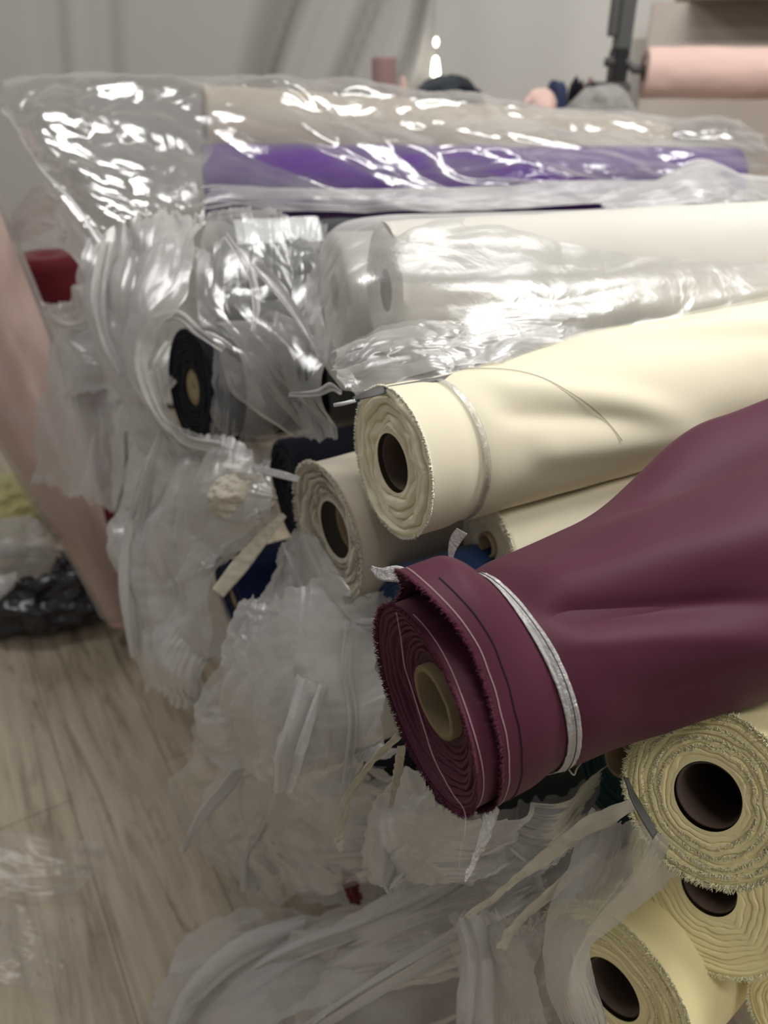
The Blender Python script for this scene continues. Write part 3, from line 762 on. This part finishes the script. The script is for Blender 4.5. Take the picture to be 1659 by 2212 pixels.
cap = fr1(1.25 + 0 * ph, ph, .3 * ro[-1:]), fr1(1.25 + 0 * ph, ph, .02 + 0 * ph)
grid_obj('outer_layer', np.concatenate([deep, edge_in, fr1(a, ph, ro), cap[0], cap[1]], 0), M['burgundy'], rb, wrap=True)
# frayed edges and stitching
ph1d = np.linspace(0, 2 * math.pi, 240)
rad = fr1(0 * ph1d, ph1d, 1 + 0 * ph1d) - fr1(0 * ph1d, ph1d, 0 * ph1d)
mb = MB(); fringe_mesh(mb, fr1(.0022 + 0 * ph1d, ph1d, r_in(0 * ph1d, ph1d)), -fr1.e[None] * .7 + rad * .7, rad, 1500, .0048, .00045, 5, .6)
tag(mb.build('frayed_edge', M['burgundy_dark'], rb), kind='stuff')
ae = a_edge(ph1d)
mb = MB(); fringe_mesh(mb, fr1(ae, ph1d, r_out(ae, ph1d)), -fr1.e[None] * .85 + rad * .25, rad, 1500, .0042, .00045, 6, .6)
tag(mb.build('outer_frayed_edge', M['burgundy_dark'], rb), kind='stuff')
pv = np.linspace(math.radians(-8), math.radians(186), 160)
line_on(fr1, .0055 + .0006 * np.sin(pv * 5), pv, r_in(0 * pv, pv) + .0005, .00025, 'thread_w', rb, 'white_stitching', 'white stitch line on the inner layer')
ae = a_edge(pv)
line_on(fr1, ae + .0045, pv, r_out(ae + .0045, pv) + .0003, .00027, 'thread_w', rb, 'white_stitching', 'white stitch line along the outer edge')
pv2 = np.linspace(math.radians(3), math.radians(186), 150); ae = a_edge(pv2)
line_on(fr1, ae + .0145, pv2, r_out(ae + .0145, pv2) + .0002, .0005, 'thread_b', rb, 'black_stitching', 'black stitch line beside the outer edge')
# strap with its black thread and loose tails
af = lambda ph: .070 + .007 * np.sin(ph - .4)
sb = band(fr1, af, r_out, .0098, .0004, -22, 178, 'strap', rb, 'strap', 4, 160, .0009)
pv = np.linspace(math.radians(-18), math.radians(172), 140)
line_on(fr1, af(pv) + .0012 * np.sin(pv * 2), pv, r_out(af(pv), pv) + .0036, .00038, 'thread_b', sb, 'black_thread', 'black thread along the strap')
mb = MB(); ribbon(mb, [at(974, 1216, .575), at(976, 1190, .57), at(985, 1165, .565), at(998, 1147, .56)], [.003, .006, .009, .009], .0004, [0, .4, .6, .7], .0004, 5, side=(.5, -.6, .3)); mb.build('strap_tail', M['strap'], rb)
mb = MB(); ribbon(mb, [at(1062, 1735, .56), at(1048, 1800, .545), at(1028, 1850, .54), at(1003, 1905, .535)], [.018, .016, .012, .002], .0004, [0, .3, .5, .2], .0015, 6, side=(.3, -.8, .3)); mb.build('strap_tail', M['strap'], rb)
mb = MB(); ribbon(mb, [at(890, 1255, .60), at(860, 1240, .60), at(825, 1240, .60), at(802, 1226, .61)], [.010, .013, .010, .003], .0004, [0, .3, .2, .3], .0006, 7, side=(0, -.7, .6)); mb.build('strap_tail', M['strap'], rb)
mb = MB(); mb.tube(spline([at(1222, 1650, .60), at(1230, 1664, .60), at(1240, 1674, .60), at(1246, 1660, .60), at(1258, 1644, .605)], 24), .0007, 6)
mb.build('strap_knot', M['raffia'], rb)
mb = MB(); mb.tube(spline([at(856, 1322, .512), at(866, 1380, .512), at(874, 1440, .515), at(890, 1490, .512), at(915, 1570, .50), at(938, 1640, .495), at(975, 1710, .495), at(1003, 1752, .50), at(1004, 1800, .50), at(994, 1840, .505), at(992, 1880, .51)], 90), .00014, 6)
mb.build('loose_thread', M['thread_w'], rb)

# pale yellow rolls at the lower right
yk = dict(mat='yellow', core_mat='card_dark', layers=15, amp=.0017, q=1.3, wob=.12)
roll('large pale yellow roll with a frayed fluffy end beside the burgundy roll', at(1526, 1722, .60), 45, .0668, .8, pitch=20, rc=.0268, wall=.0025, core_out=-.003, recess=.003, fringe=(.0065, 'yellow_edge', 2600, 4), seed=19, **yk)
roll('pale yellow roll tucked directly under the large yellow roll', at(1528, 1918, .705), 45, .0765, .8, pitch=20, rc=.026, wall=.0025, core_out=-.003, recess=.004, fringe=(.005, 'yellow_edge', 1200), seed=20, **yk)
roll('lowest pale yellow roll, its dark core half hidden by cloudy film', at(1318, 2140, .74), 40, .083, .8, pitch=8, rc=.030, wall=.003, core_out=-.003, recess=.004, fringe=(.006, 'yellow_edge', 1800, 3), seed=21, **yk)
roll('pale yellow roll cut off by the bottom right corner', at(1760, 2220, .68), 45, .055, .5, pitch=10, rc=.02, core_out=-.003, fringe=(.005, 'yellow_edge', 700), seed=22, **yk)
mb = MB(); ribbon(mb, [at(1352, 1680, .60), at(1368, 1720, .59), at(1392, 1765, .585), at(1415, 1804, .585)], [.006, .008, .008, .007], .0012, n=24, side=(.6, -.6, .4))
tag(mb.build('card_strip', M['metal_grey'], None), 'narrow grey strip pressed against the left side of the large yellow roll', 'strip')

# ------------------------------------------------------------------ loose strips
def strips(label, cat, specs, group='pale loose strips'):
    mb = MB()
    for pts, wd, tw, sd in specs:
        ribbon(mb, [at(*p) for p in pts], wd, .0008, tw, .0022, sd, 60, side=(.2, -.7, .6))
    tag(mb.build('fabric_strip', M['raffia'], None), label, cat, group)
strips('pale cloth strip laid slanting across the dark blue roll end', 'strip', [([(614, 1112, 1.0), (570, 1160, .99), (520, 1220, .985), (470, 1282, .98)], [.008, .016, .022, .018], [0, .1, .2, .1], 1)])
strips('frayed pale strip reaching left from the large yellow roll', 'strip', [([(1372, 1735, .62), (1260, 1790, .63), (1180, 1850, .65), (1090, 1920, .67), (1005, 1985, .69)], [.010, .020, .015, .010, .005], [0, .4, .2, .5, .3], 2)])
strips('second pale strip slanting below the frayed strip', 'strip', [([(1290, 1845, .66), (1200, 1920, .68), (1120, 1990, .70), (1080, 2050, .71)], [.006, .014, .017, .012], [0, .3, .5, .2], 3)])
strips('pale strip trailing down left of the burgundy roll end', 'strip', [([(862, 1588, .62), (800, 1650, .66), (752, 1720, .70), (732, 1800, .72), (738, 1840, .72)], [.006, .009, .008, .012, .006], [0, .5, .2, .4, .2], 4)])
strips('short pale strip hanging below the burgundy roll end', 'strip', [([(868, 1610, .66), (858, 1670, .70), (842, 1745, .72)], [.008, .010, .004], [0, .4, .2], 5)])
strips('thin pale cord hanging in the films right of the pink roll', 'cord', [([(272, 930, 1.25), (272, 1010, 1.25), (264, 1060, 1.25), (248, 1110, 1.27)], [.006, .007, .006, .004], [0, .5, .2, .4], 6)])
mb = MB(); ribbon(mb, [at(645, 1036, .84), at(610, 1026, .88), at(560, 1014, .93), at(545, 1010, .95)], [.007, .009, .008, .005], .0005, seed=9, n=30, side=(0, -.8, .5))
tag(mb.build('plastic_strip', M['strap'], None), 'white plastic strip crossing to the oatmeal roll edge', 'strip')
heap('fabric_scrap', 'dark red cloth scrap caught among the films near the floor', 'fabric scrap', at(775, 1890, 1.02), (.022, .03, .034), 'red', 13, .2)

# ------------------------------------------------------------------ loose films
film('plastic_film', 'large clear film bag draped over the beige and purple rolls',
 [[(-20, 230, 1.75), (200, 225, 1.75), (430, 225, 1.75), (700, 235, 1.75), (1000, 262, 1.85), (1300, 285, 1.95), (1600, 310, 2.0)],
  [(-5, 180, 1.5), (200, 172, 1.47), (430, 170, 1.46), (700, 176, 1.5), (1000, 208, 1.6), (1300, 236, 1.66), (1610, 272, 1.70)],
  [(10, 235, 1.42), (210, 250, 1.36), (440, 240, 1.37), (700, 250, 1.40), (1000, 270, 1.48), (1300, 290, 1.56), (1640, 300, 1.62)],
  [(60, 330, 1.36), (230, 330, 1.31), (440, 315, 1.33), (700, 315, 1.34), (1000, 320, 1.41), (1300, 325, 1.48), (1650, 330, 1.58)],
  [(130, 420, 1.3), (260, 410, 1.26), (440, 385, 1.29), (700, 385, 1.31), (1000, 385, 1.36), (1300, 370, 1.43), (1650, 360, 1.53)],
  [(205, 510, 1.25), (300, 485, 1.23), (450, 445, 1.26), (700, 430, 1.29), (1000, 415, 1.34), (1300, 395, 1.41), (1600, 380, 1.51)]],
 'clear', .012, 11, 51, 340, 200, .5, ragged=.02, fine=.28)
film('plastic_film', 'second empty film layer bunched left of the beige roll',
 [[(160, 205, 1.5), (300, 200, 1.5), (430, 215, 1.48)], [(190, 300, 1.40), (310, 310, 1.38), (450, 330, 1.35)], [(220, 400, 1.32), (330, 400, 1.30), (440, 410, 1.28)], [(250, 500, 1.26), (350, 470, 1.25), (440, 460, 1.24)]],
 'clear', .015, 10, 52, 150, 150, .8, ragged=.03, fine=.2)
film('plastic_film', 'cloudy lavender film band along the lower side of the purple roll',
 [[(440, 415, 1.27), (700, 418, 1.28), (1000, 415, 1.33), (1300, 403, 1.40), (1560, 388, 1.46)], [(450, 446, 1.25), (700, 446, 1.26), (1000, 440, 1.30), (1300, 430, 1.37), (1600, 420, 1.43)], [(470, 480, 1.24), (700, 470, 1.25), (1000, 462, 1.28), (1300, 455, 1.34), (1700, 450, 1.42)]],
 'milky', .009, 12, 53, 260, 80, .6, (0, 2.0), fine=.2)
film('plastic_film', 'milky film sheet heaped at the right end of the purple roll',
 [[(1330, 430, 1.36), (1420, 395, 1.38), (1510, 362, 1.40), (1600, 395, 1.42), (1700, 400, 1.42)], [(1300, 445, 1.32), (1420, 422, 1.32), (1540, 408, 1.33), (1620, 420, 1.35), (1700, 430, 1.36)], [(1300, 465, 1.30), (1420, 455, 1.29), (1540, 450, 1.30), (1620, 455, 1.31), (1700, 460, 1.32)]],
 'milky', .012, 11, 54, 130, 80, fine=.2)
film('plastic_film', 'thick folded film rope along the lower left edge of the clear bag',
 [[(-10, 215, 1.46), (60, 350, 1.36), (130, 425, 1.30), (200, 505, 1.24)], [(10, 225, 1.43), (80, 350, 1.33), (150, 425, 1.27), (212, 515, 1.22)], [(24, 245, 1.45), (96, 360, 1.35), (165, 430, 1.29), (220, 510, 1.23)]],
 'cloudy', .010, 12, 55, 120, 50, .7, (0, 3.0), fine=.2)
film('plastic_film', 'torn cloudy film hanging over the dark red roll',
 [[(20, 450, 1.55), (90, 405, 1.48), (160, 430, 1.38), (215, 500, 1.28)], [(5, 500, 1.58), (90, 470, 1.50), (150, 490, 1.38), (225, 560, 1.26)], [(10, 525, 1.60), (60, 515, 1.52), (120, 525, 1.42), (205, 610, 1.26)]],
 'cloudy', .014, 11, 56, 110, 100, .9, fine=.2)
film('plastic_film', 'cloudy film gathered below the torn opening at the dark red roll',
 [[(100, 650, 1.52), (150, 640, 1.42), (215, 560, 1.28)], [(130, 740, 1.48), (190, 720, 1.38), (250, 680, 1.27)], [(150, 860, 1.46), (220, 850, 1.36), (290, 840, 1.26)]],
 'cloudy', .016, 14, 73, 100, 110, .9, (70, 2), fine=.15)
film('plastic_film', 'cloudy film hanging down beside the black velvety roll',
 [[(200, 490, 1.27), (320, 475, 1.22), (440, 465, 1.18)], [(185, 590, 1.25), (310, 575, 1.16), (430, 570, 1.11)], [(210, 690, 1.24), (300, 670, 1.13), (400, 690, 1.05)], [(240, 790, 1.24), (300, 790, 1.11), (358, 775, 1.06)], [(280, 890, 1.22), (335, 890, 1.11), (385, 925, 1.06)], [(310, 985, 1.2), (390, 990, 1.1), (490, 970, 1.04)]],
 'cloudy', .020, 15, 57, 160, 190, .8, (80, 2.0), fine=.15)
film('plastic_film', 'bunched film layer behind the black velvety roll',
 [[(290, 560, 1.26), (400, 540, 1.2), (520, 520, 1.16)], [(300, 700, 1.24), (380, 680, 1.2), (470, 690, 1.18)], [(300, 850, 1.24), (345, 860, 1.2), (380, 870, 1.18)]],
 'cloudy', .016, 14, 74, 90, 100, .8, fine=.15)
film('plastic_film', 'cloudy film packed in the gap below the black velvety roll',
 [[(250, 880, 1.34), (420, 900, 1.27), (620, 950, 1.2)], [(250, 1080, 1.34), (420, 1080, 1.27), (610, 1100, 1.2)], [(290, 1300, 1.32), (400, 1300, 1.25), (560, 1300, 1.2)], [(330, 1440, 1.30), (420, 1440, 1.24), (540, 1440, 1.18)]],
 'cloudy', .022, 13, 78, 120, 150, .8, (80, 2), fine=.12)
film('plastic_film', 'creased clear film hanging over the charcoal roll end',
 [[(440, 485, 1.17), (560, 488, 1.13), (695, 500, 1.12)], [(425, 580, 1.10), (560, 580, 1.06), (685, 600, 1.04)], [(415, 690, 1.04), (560, 690, 1.0), (690, 700, 1.0)], [(470, 750, 1.0), (580, 780, .97), (720, 780, .95)], [(510, 850, 1.0), (640, 870, .95), (735, 850, .90)], [(600, 930, 1.0), (680, 955, .94), (752, 950, .89)]],
 'thin', .022, 11, 58, 190, 210, .8, (60, 1.6), fine=.15, ragged=.015)
film('plastic_film', 'clear film tongue over the right side of the black velvety roll',
 [[(466, 745, 1.03), (520, 780, 1.0), (570, 830, .98)], [(468, 840, 1.02), (530, 850, 1.0), (580, 880, .99)], [(455, 945, 1.04), (520, 950, 1.02), (600, 960, 1.0)]],
 'sheer', .012, 12, 75, 90, 110, .7, (80, 2), fine=.15)
film('plastic_film', 'clear glossy film tucked round both white rolls',
 [[(690, 545, 1.13), (750, 480, 1.05), (1000, 462, 1.08), (1300, 452, 1.14), (1700, 445, 1.22)], [(664, 600, 1.0), (745, 500, .90), (1000, 484, .885), (1300, 474, .97), (1700, 468, 1.07)], [(668, 690, .97), (760, 600, .82), (1000, 590, .805), (1300, 570, .875), (1700, 545, .98)], [(678, 745, .95), (790, 690, .80), (1000, 680, .785), (1300, 650, .85), (1700, 610, .95)], [(705, 780, .92), (770, 790, .80), (1000, 750, .765), (1300, 715, .84), (1700, 665, .94)], [(740, 835, .87), (780, 852, .76), (1000, 802, .735), (1300, 765, .83), (1700, 695, .93)]],
 'wrap', .006, 9, 59, 330, 190, .5, (0, 2.5), ragged=.02, fine=.5)
film('plastic_film', 'milky film corner crumpled just above the cream roll end',
 [[(735, 770, .82), (850, 700, .785), (1000, 690, .775), (1240, 690, .83)], [(725, 800, .79), (830, 760, .75), (960, 745, .745), (1200, 735, .80)], [(735, 840, .76), (790, 855, .735), (950, 815, .72), (1100, 785, .76)]],
 'milky', .009, 13, 60, 160, 100, .8, fine=.4)
film('plastic_film', 'crinkled film sheet between the tall pink roll and the black roll',
 [[(110, 740, 1.47), (220, 740, 1.38), (320, 810, 1.27)], [(80, 900, 1.5), (190, 900, 1.42), (310, 930, 1.27)], [(85, 1040, 1.55), (180, 1075, 1.46), (260, 1110, 1.34)]],
 'milky', .016, 14, 61, 110, 120, .8, (80, 2), fine=.12)
film('plastic_film', 'cloudy film falling from the black roll down to the floor',
 [[(320, 930, 1.2), (450, 950, 1.1), (590, 975, 1.03)], [(275, 1080, 1.2), (430, 1080, 1.06), (585, 1060, .97)], [(240, 1180, 1.2), (400, 1190, 1.07), (570, 1140, .97)], [(275, 1290, 1.2), (390, 1290, 1.07), (455, 1230, 1.03)], [(285, 1400, 1.2), (370, 1400, 1.08), (450, 1400, 1.05)], [(320, 1480, 1.2), (380, 1500, 1.1), (420, 1490, 1.1)]],
 'cloudy', .028, 14, 62, 170, 210, .45, (85, 2.4), fine=.1)
film('plastic_film', 'inner cloudy film fold above the dark blue roll',
 [[(400, 1020, 1.05), (500, 990, .985), (590, 1050, .96)], [(350, 1150, 1.1), (470, 1120, 1.0), (600, 1110, .95)], [(350, 1280, 1.12), (430, 1225, 1.04), (490, 1185, 1.0)]],
 'milky', .020, 14, 63, 110, 110, .8, (70, 2), fine=.12)
film('plastic_film', 'wrinkled film wrapped over the white roll end below the oatmeal roll',
 [[(520, 1300, .96), (640, 1275, .88), (850, 1280, .84)], [(475, 1420, .95), (640, 1410, .85), (830, 1390, .80)], [(440, 1545, .97), (620, 1540, .84), (860, 1540, .76)], [(470, 1610, 1.0), (640, 1700, .86), (870, 1640, .77)]],
 'cloudy', .026, 15, 64, 200, 190, .6, (80, 2), fine=.14)
film('plastic_film', 'glossy crinkled film patch in front of the white roll end',
 [[(560, 1470, .84), (640, 1460, .81), (720, 1480, .79)], [(565, 1550, .82), (640, 1550, .80), (720, 1550, .78)], [(590, 1650, .82), (640, 1690, .81), (700, 1650, .79)]],
 'clear', .010, 14, 65, 120, 120, .9, fine=.4)
film('plastic_film', 'film bundle bulging between the dark blue roll and the oatmeal roll',
 [[(600, 1180, .96), (680, 1140, .93), (780, 1280, .83)], [(580, 1260, .97), (660, 1250, .93), (790, 1320, .82)], [(540, 1330, .97), (680, 1330, .90), (870, 1330, .80)]],
 'milky', .014, 11, 66, 110, 100, .8, fine=.15)
film('plastic_film', 'hanging film strips below the wrapped white roll end',
 [[(430, 1540, 1.08), (600, 1560, .98), (760, 1600, .90), (880, 1620, .80)], [(400, 1660, 1.12), (560, 1680, 1.0), (740, 1720, .92), (900, 1740, .80)], [(385, 1790, 1.18), (560, 1800, 1.05), (740, 1820, .95), (960, 1810, .80)], [(470, 1880, 1.2), (560, 1930, 1.12), (720, 1910, 1.0), (960, 1900, .80)]],
 'thin', .034, 13, 67, 200, 190, .6, (85, 3.0), ragged=.05, fine=.1)
film('plastic_film', 'inner layer of hanging film in shade above the floor',
 [[(500, 1640, 1.12), (700, 1660, 1.02), (900, 1660, .92)], [(480, 1780, 1.16), (700, 1790, 1.06), (950, 1790, .92)], [(560, 1930, 1.18), (740, 1930, 1.08), (980, 1930, .90)]],
 'milky', .032, 14, 76, 160, 150, .6, (80, 2.6), ragged=.05, fine=.1)
film('plastic_film', 'tangled shreds of film right under the burgundy roll end',
 [[(880, 1640, .74), (960, 1740, .66), (1100, 1740, .66), (1300, 1640, .78)], [(800, 1800, .82), (940, 1800, .72), (1100, 1800, .70), (1290, 1740, .76)], [(780, 1900, .88), (930, 1880, .76), (1100, 1880, .73), (1270, 1830, .74)]],
 'milky', .024, 15, 68, 190, 130, 1.0, (55, 2.6), ragged=.05, fine=.18)
film('plastic_film', 'inner film layer between the burgundy roll and the floor film',
 [[(900, 1700, .86), (1080, 1720, .82), (1330, 1700, .80)], [(860, 1830, .90), (1080, 1850, .82), (1320, 1830, .76)], [(860, 1960, .92), (1060, 1960, .82), (1260, 1940, .76)]],
 'milky', .024, 14, 77, 150, 120, .9, (40, 2.6), ragged=.05, fine=.12)
film('plastic_film', 'folded film spread over the floor at the bottom',
 [[(400, 2010, 1.24), (560, 1945, 1.16), (760, 1950, 1.04), (1000, 1850, .92), (1290, 1760, .78)], [(360, 2120, 1.16), (560, 2060, 1.04), (800, 2030, .94), (1020, 1950, .87), (1260, 1880, .76)], [(330, 2260, 1.10), (560, 2240, .98), (800, 2230, .90), (1050, 2150, .84), (1220, 2060, .76)], [(330, 2420, 1.03), (560, 2400, .93), (800, 2380, .87), (1050, 2330, .83), (1200, 2270, .76)]],
 'milky', .026, 12, 69, 240, 190, .9, (-35, 3.2), fine=.08)
film('plastic_film', 'long film fold sweeping from the floor up toward the yellow rolls',
 [[(420, 2080, 1.15), (620, 2030, 1.04), (800, 1960, .95), (980, 1900, .85), (1150, 1860, .76)], [(430, 2190, 1.08), (640, 2110, 1.0), (830, 2040, .91), (1010, 1980, .82), (1180, 1930, .73)], [(480, 2300, .97), (700, 2210, .92), (880, 2130, .87), (1040, 2080, .79), (1190, 2030, .71)]],
 'milky', .026, 12, 70, 200, 140, .9, (-30, 3.4), fine=.08)
film('plastic_film', 'translucent film hanging in front of the lowest yellow roll',
 [[(1290, 1745, .66), (1390, 1790, .61), (1475, 1880, .62)], [(1235, 1880, .67), (1340, 1900, .62), (1445, 1925, .63)], [(1190, 2000, .67), (1270, 2000, .63), (1325, 2020, .635)], [(1180, 2120, .68), (1225, 2120, .64), (1278, 2085, .65)], [(1225, 2240, .69), (1255, 2235, .67), (1320, 2240, .66)]],
 'cloudy', .009, 13, 71, 130, 170, .7, (80, 2), fine=.1)
film('plastic_film', 'thin film below the translucent film at the bottom of the pile',
 [[(980, 1960, .80), (1090, 1960, .74), (1210, 1950, .70)], [(980, 2080, .80), (1090, 2070, .74), (1200, 2060, .70)], [(1000, 2230, .80), (1100, 2240, .75), (1230, 2250, .70)]],
 'milky', .022, 14, 72, 120, 130, .9, (75, 2), fine=.1)


def rope(label, path, w, mat='cloudy', amp=.006, freq=16, seed=1, bulge=.35, fine=.15):
    """a narrow gathered fold of film, thick in the middle"""
    P = np.array(path, float); T = np.gradient(P[:, :2], axis=0); T /= np.linalg.norm(T, axis=1)[:, None]
    n = np.stack([-T[:, 1], T[:, 0]], 1)
    w = np.broadcast_to(np.asarray(w, float), (len(P),))
    rows = []
    for p, nn, ww in zip(P, n, w):
        rows.append([(p[0] + nn[0] * ww * k, p[1] + nn[1] * ww * k, p[2] - d * ww * p[2] / F) for k, d in ((-.5, -bulge), (-.36, bulge * .4), (-.12, bulge), (.12, bulge * .35), (.34, bulge * .8), (.5, -bulge))])
    return film('plastic_film', label, rows, mat, amp, freq, seed, 46, 130, .6, (90, 3.0), ragged=.03, fine=fine)
rope('slanting film twist above the floor at the lower left', [(560, 1590, .97), (500, 1690, 1.0), (440, 1760, 1.04), (395, 1840, 1.08)], [20, 46, 40, 24], seed=81)
rope('drooping film tongue in the shade under the white roll end', [(610, 1700, 1.0), (580, 1800, 1.03), (556, 1860, 1.06), (545, 1930, 1.1)], [30, 60, 80, 50], seed=82)
rope('bright rounded film lobe in front of the white roll end', [(680, 1470, .80), (650, 1560, .785), (625, 1640, .785), (612, 1712, .80)], [90, 80, 80, 50], seed=83, amp=.008)
rope('pale film end pointing down beside the dark red scrap', [(830, 1770, .80), (848, 1850, .78), (838, 1900, .78), (842, 1926, .78)], [40, 40, 30, 14], seed=84)
rope('pale film fold rising from beside the dark red scrap toward the burgundy roll', [(842, 1922, .775), (890, 1880, .76), (960, 1820, .72), (1050, 1780, .69)], [22, 44, 54, 40], seed=85)
rope('long diagonal film fold across the bottom floor film', [(400, 2212, 1.08), (600, 2080, .99), (800, 1995, .90), (1010, 1890, .80)], [70, 60, 56, 40], seed=86, amp=.010, freq=10)
rope('second diagonal film fold nearer the bottom edge', [(640, 2240, .92), (830, 2115, .85), (1010, 2010, .78), (1150, 1925, .71)], [40, 56, 50, 30], seed=87, amp=.010, freq=10)
rope('upright film pleat at the bottom beside the translucent film', [(1010, 1985, .75), (1035, 2080, .75), (1030, 2240, .77)], [60, 70, 90], seed=88, amp=.009)
rope('film ridge arching over the floor film at the bottom left', [(370, 2240, 1.05), (420, 2150, 1.05), (520, 2060, 1.03), (660, 2000, 1.02)], [40, 50, 46, 30], seed=89, amp=.010, freq=10)
rope('hanging film pleat at the left edge of the falling film', [(330, 1000, 1.12), (300, 1130, 1.14), (290, 1270, 1.15), (305, 1420, 1.17)], [30, 60, 70, 60], seed=90, amp=.009)
rope('narrow film strand left of the falling film', [(352, 930, 1.09), (318, 1020, 1.11), (285, 1120, 1.13)], [20, 22, 14], seed=91)
rope('bright film fold hanging left of the black velvety roll', [(232, 520, 1.20), (212, 640, 1.18), (228, 730, 1.17), (262, 800, 1.15)], [30, 44, 36, 24], seed=92)
rope('film crease running down over the charcoal roll end', [(487, 505, 1.03), (535, 580, .98), (552, 660, .94), (548, 712, .92)], [14, 20, 20, 12], 'milky', seed=93)
rope('second film crease slanting over the charcoal roll end', [(545, 560, .99), (600, 620, .95), (650, 690, .92), (690, 765, .89)], [10, 14, 16, 10], 'milky', seed=94)
rope('rolled film rim over the top of the black velvety roll', [(335, 690, 1.10), (385, 680, 1.07), (430, 715, 1.04), (480, 750, 1.01)], [30, 26, 24, 18], seed=95)
rope('rolled film rim along the lower left of the black velvety roll', [(330, 800, 1.10), (352, 880, 1.085), (395, 945, 1.065), (470, 965, 1.04)], [30, 26, 30, 34], seed=96)
rope('white film edge rippling above the stick by the cream roll', [(620, 850, .92), (680, 848, .885), (712, 835, .865), (735, 845, .85)], [14, 22, 26, 12], seed=97)
rope('film strand drooping between the white roll end and the blue cloth', [(620, 1180, .95), (690, 1330, .86), (780, 1350, .82), (860, 1340, .79)], [20, 26, 26, 20], 'milky', seed=98)
rope('vertical film pleat on the wrapped white roll end', [(760, 1340, .81), (752, 1450, .795), (765, 1560, .785), (750, 1690, .79)], [24, 36, 34, 30], 'milky', seed=99)

# ------------------------------------------------------------------ light
def area(name, loc, size, energy, color, target=None):
    l = bpy.data.lights.new(name, 'AREA'); l.shape = 'RECTANGLE'; l.size, l.size_y = size; l.energy = energy; l.color = color
    o = bpy.data.objects.new(name, l); o.location = loc; COL.objects.link(o)
    if target is not None:
        o.rotation_euler = (Vector(target) - Vector(loc)).to_track_quat('-Z', 'Y').to_euler()
    return o
area('overhead_light', (1.3, 0.85, 2.75), (1.2, 0.25), 44, (1.0, .98, .95))
area('overhead_light', (-1.4, 1.7, 2.75), (1.2, 0.4), 16, (1.0, .98, .95))
area('overhead_light', (0.95, -0.35, 2.75), (1.2, 0.25), 17, (1.0, .95, .89))  # added fill from behind the camera, brightens the yellow roll ends
area('overhead_light', (0.7, 2.35, 2.75), (1.2, 0.25), 9, (1.0, .98, .95))  # added to lift the back wall and give the top film highlights
wd = bpy.data.worlds.new('world'); SC.world = wd; wd.use_nodes = True
bg = wd.node_tree.nodes['Background']; bg.inputs['Color'].default_value = (1.0, .97, .93, 1); bg.inputs['Strength'].default_value = 0.2

SC.view_settings.view_transform = 'Standard'
SC.view_settings.look = 'None'
SC.view_settings.gamma = 1
SC.view_settings.use_curve_mapping = False
SC.view_settings.exposure = -0.1
SC.cycles.max_bounces = 7
SC.cycles.transparent_max_bounces = 12
SC.cycles.diffuse_bounces = 3
SC.cycles.glossy_bounces = 2
SC.cycles.transmission_bounces = 6
SC.cycles.caustics_reflective = False
SC.cycles.caustics_refractive = False
SC.cycles.sample_clamp_indirect = 4
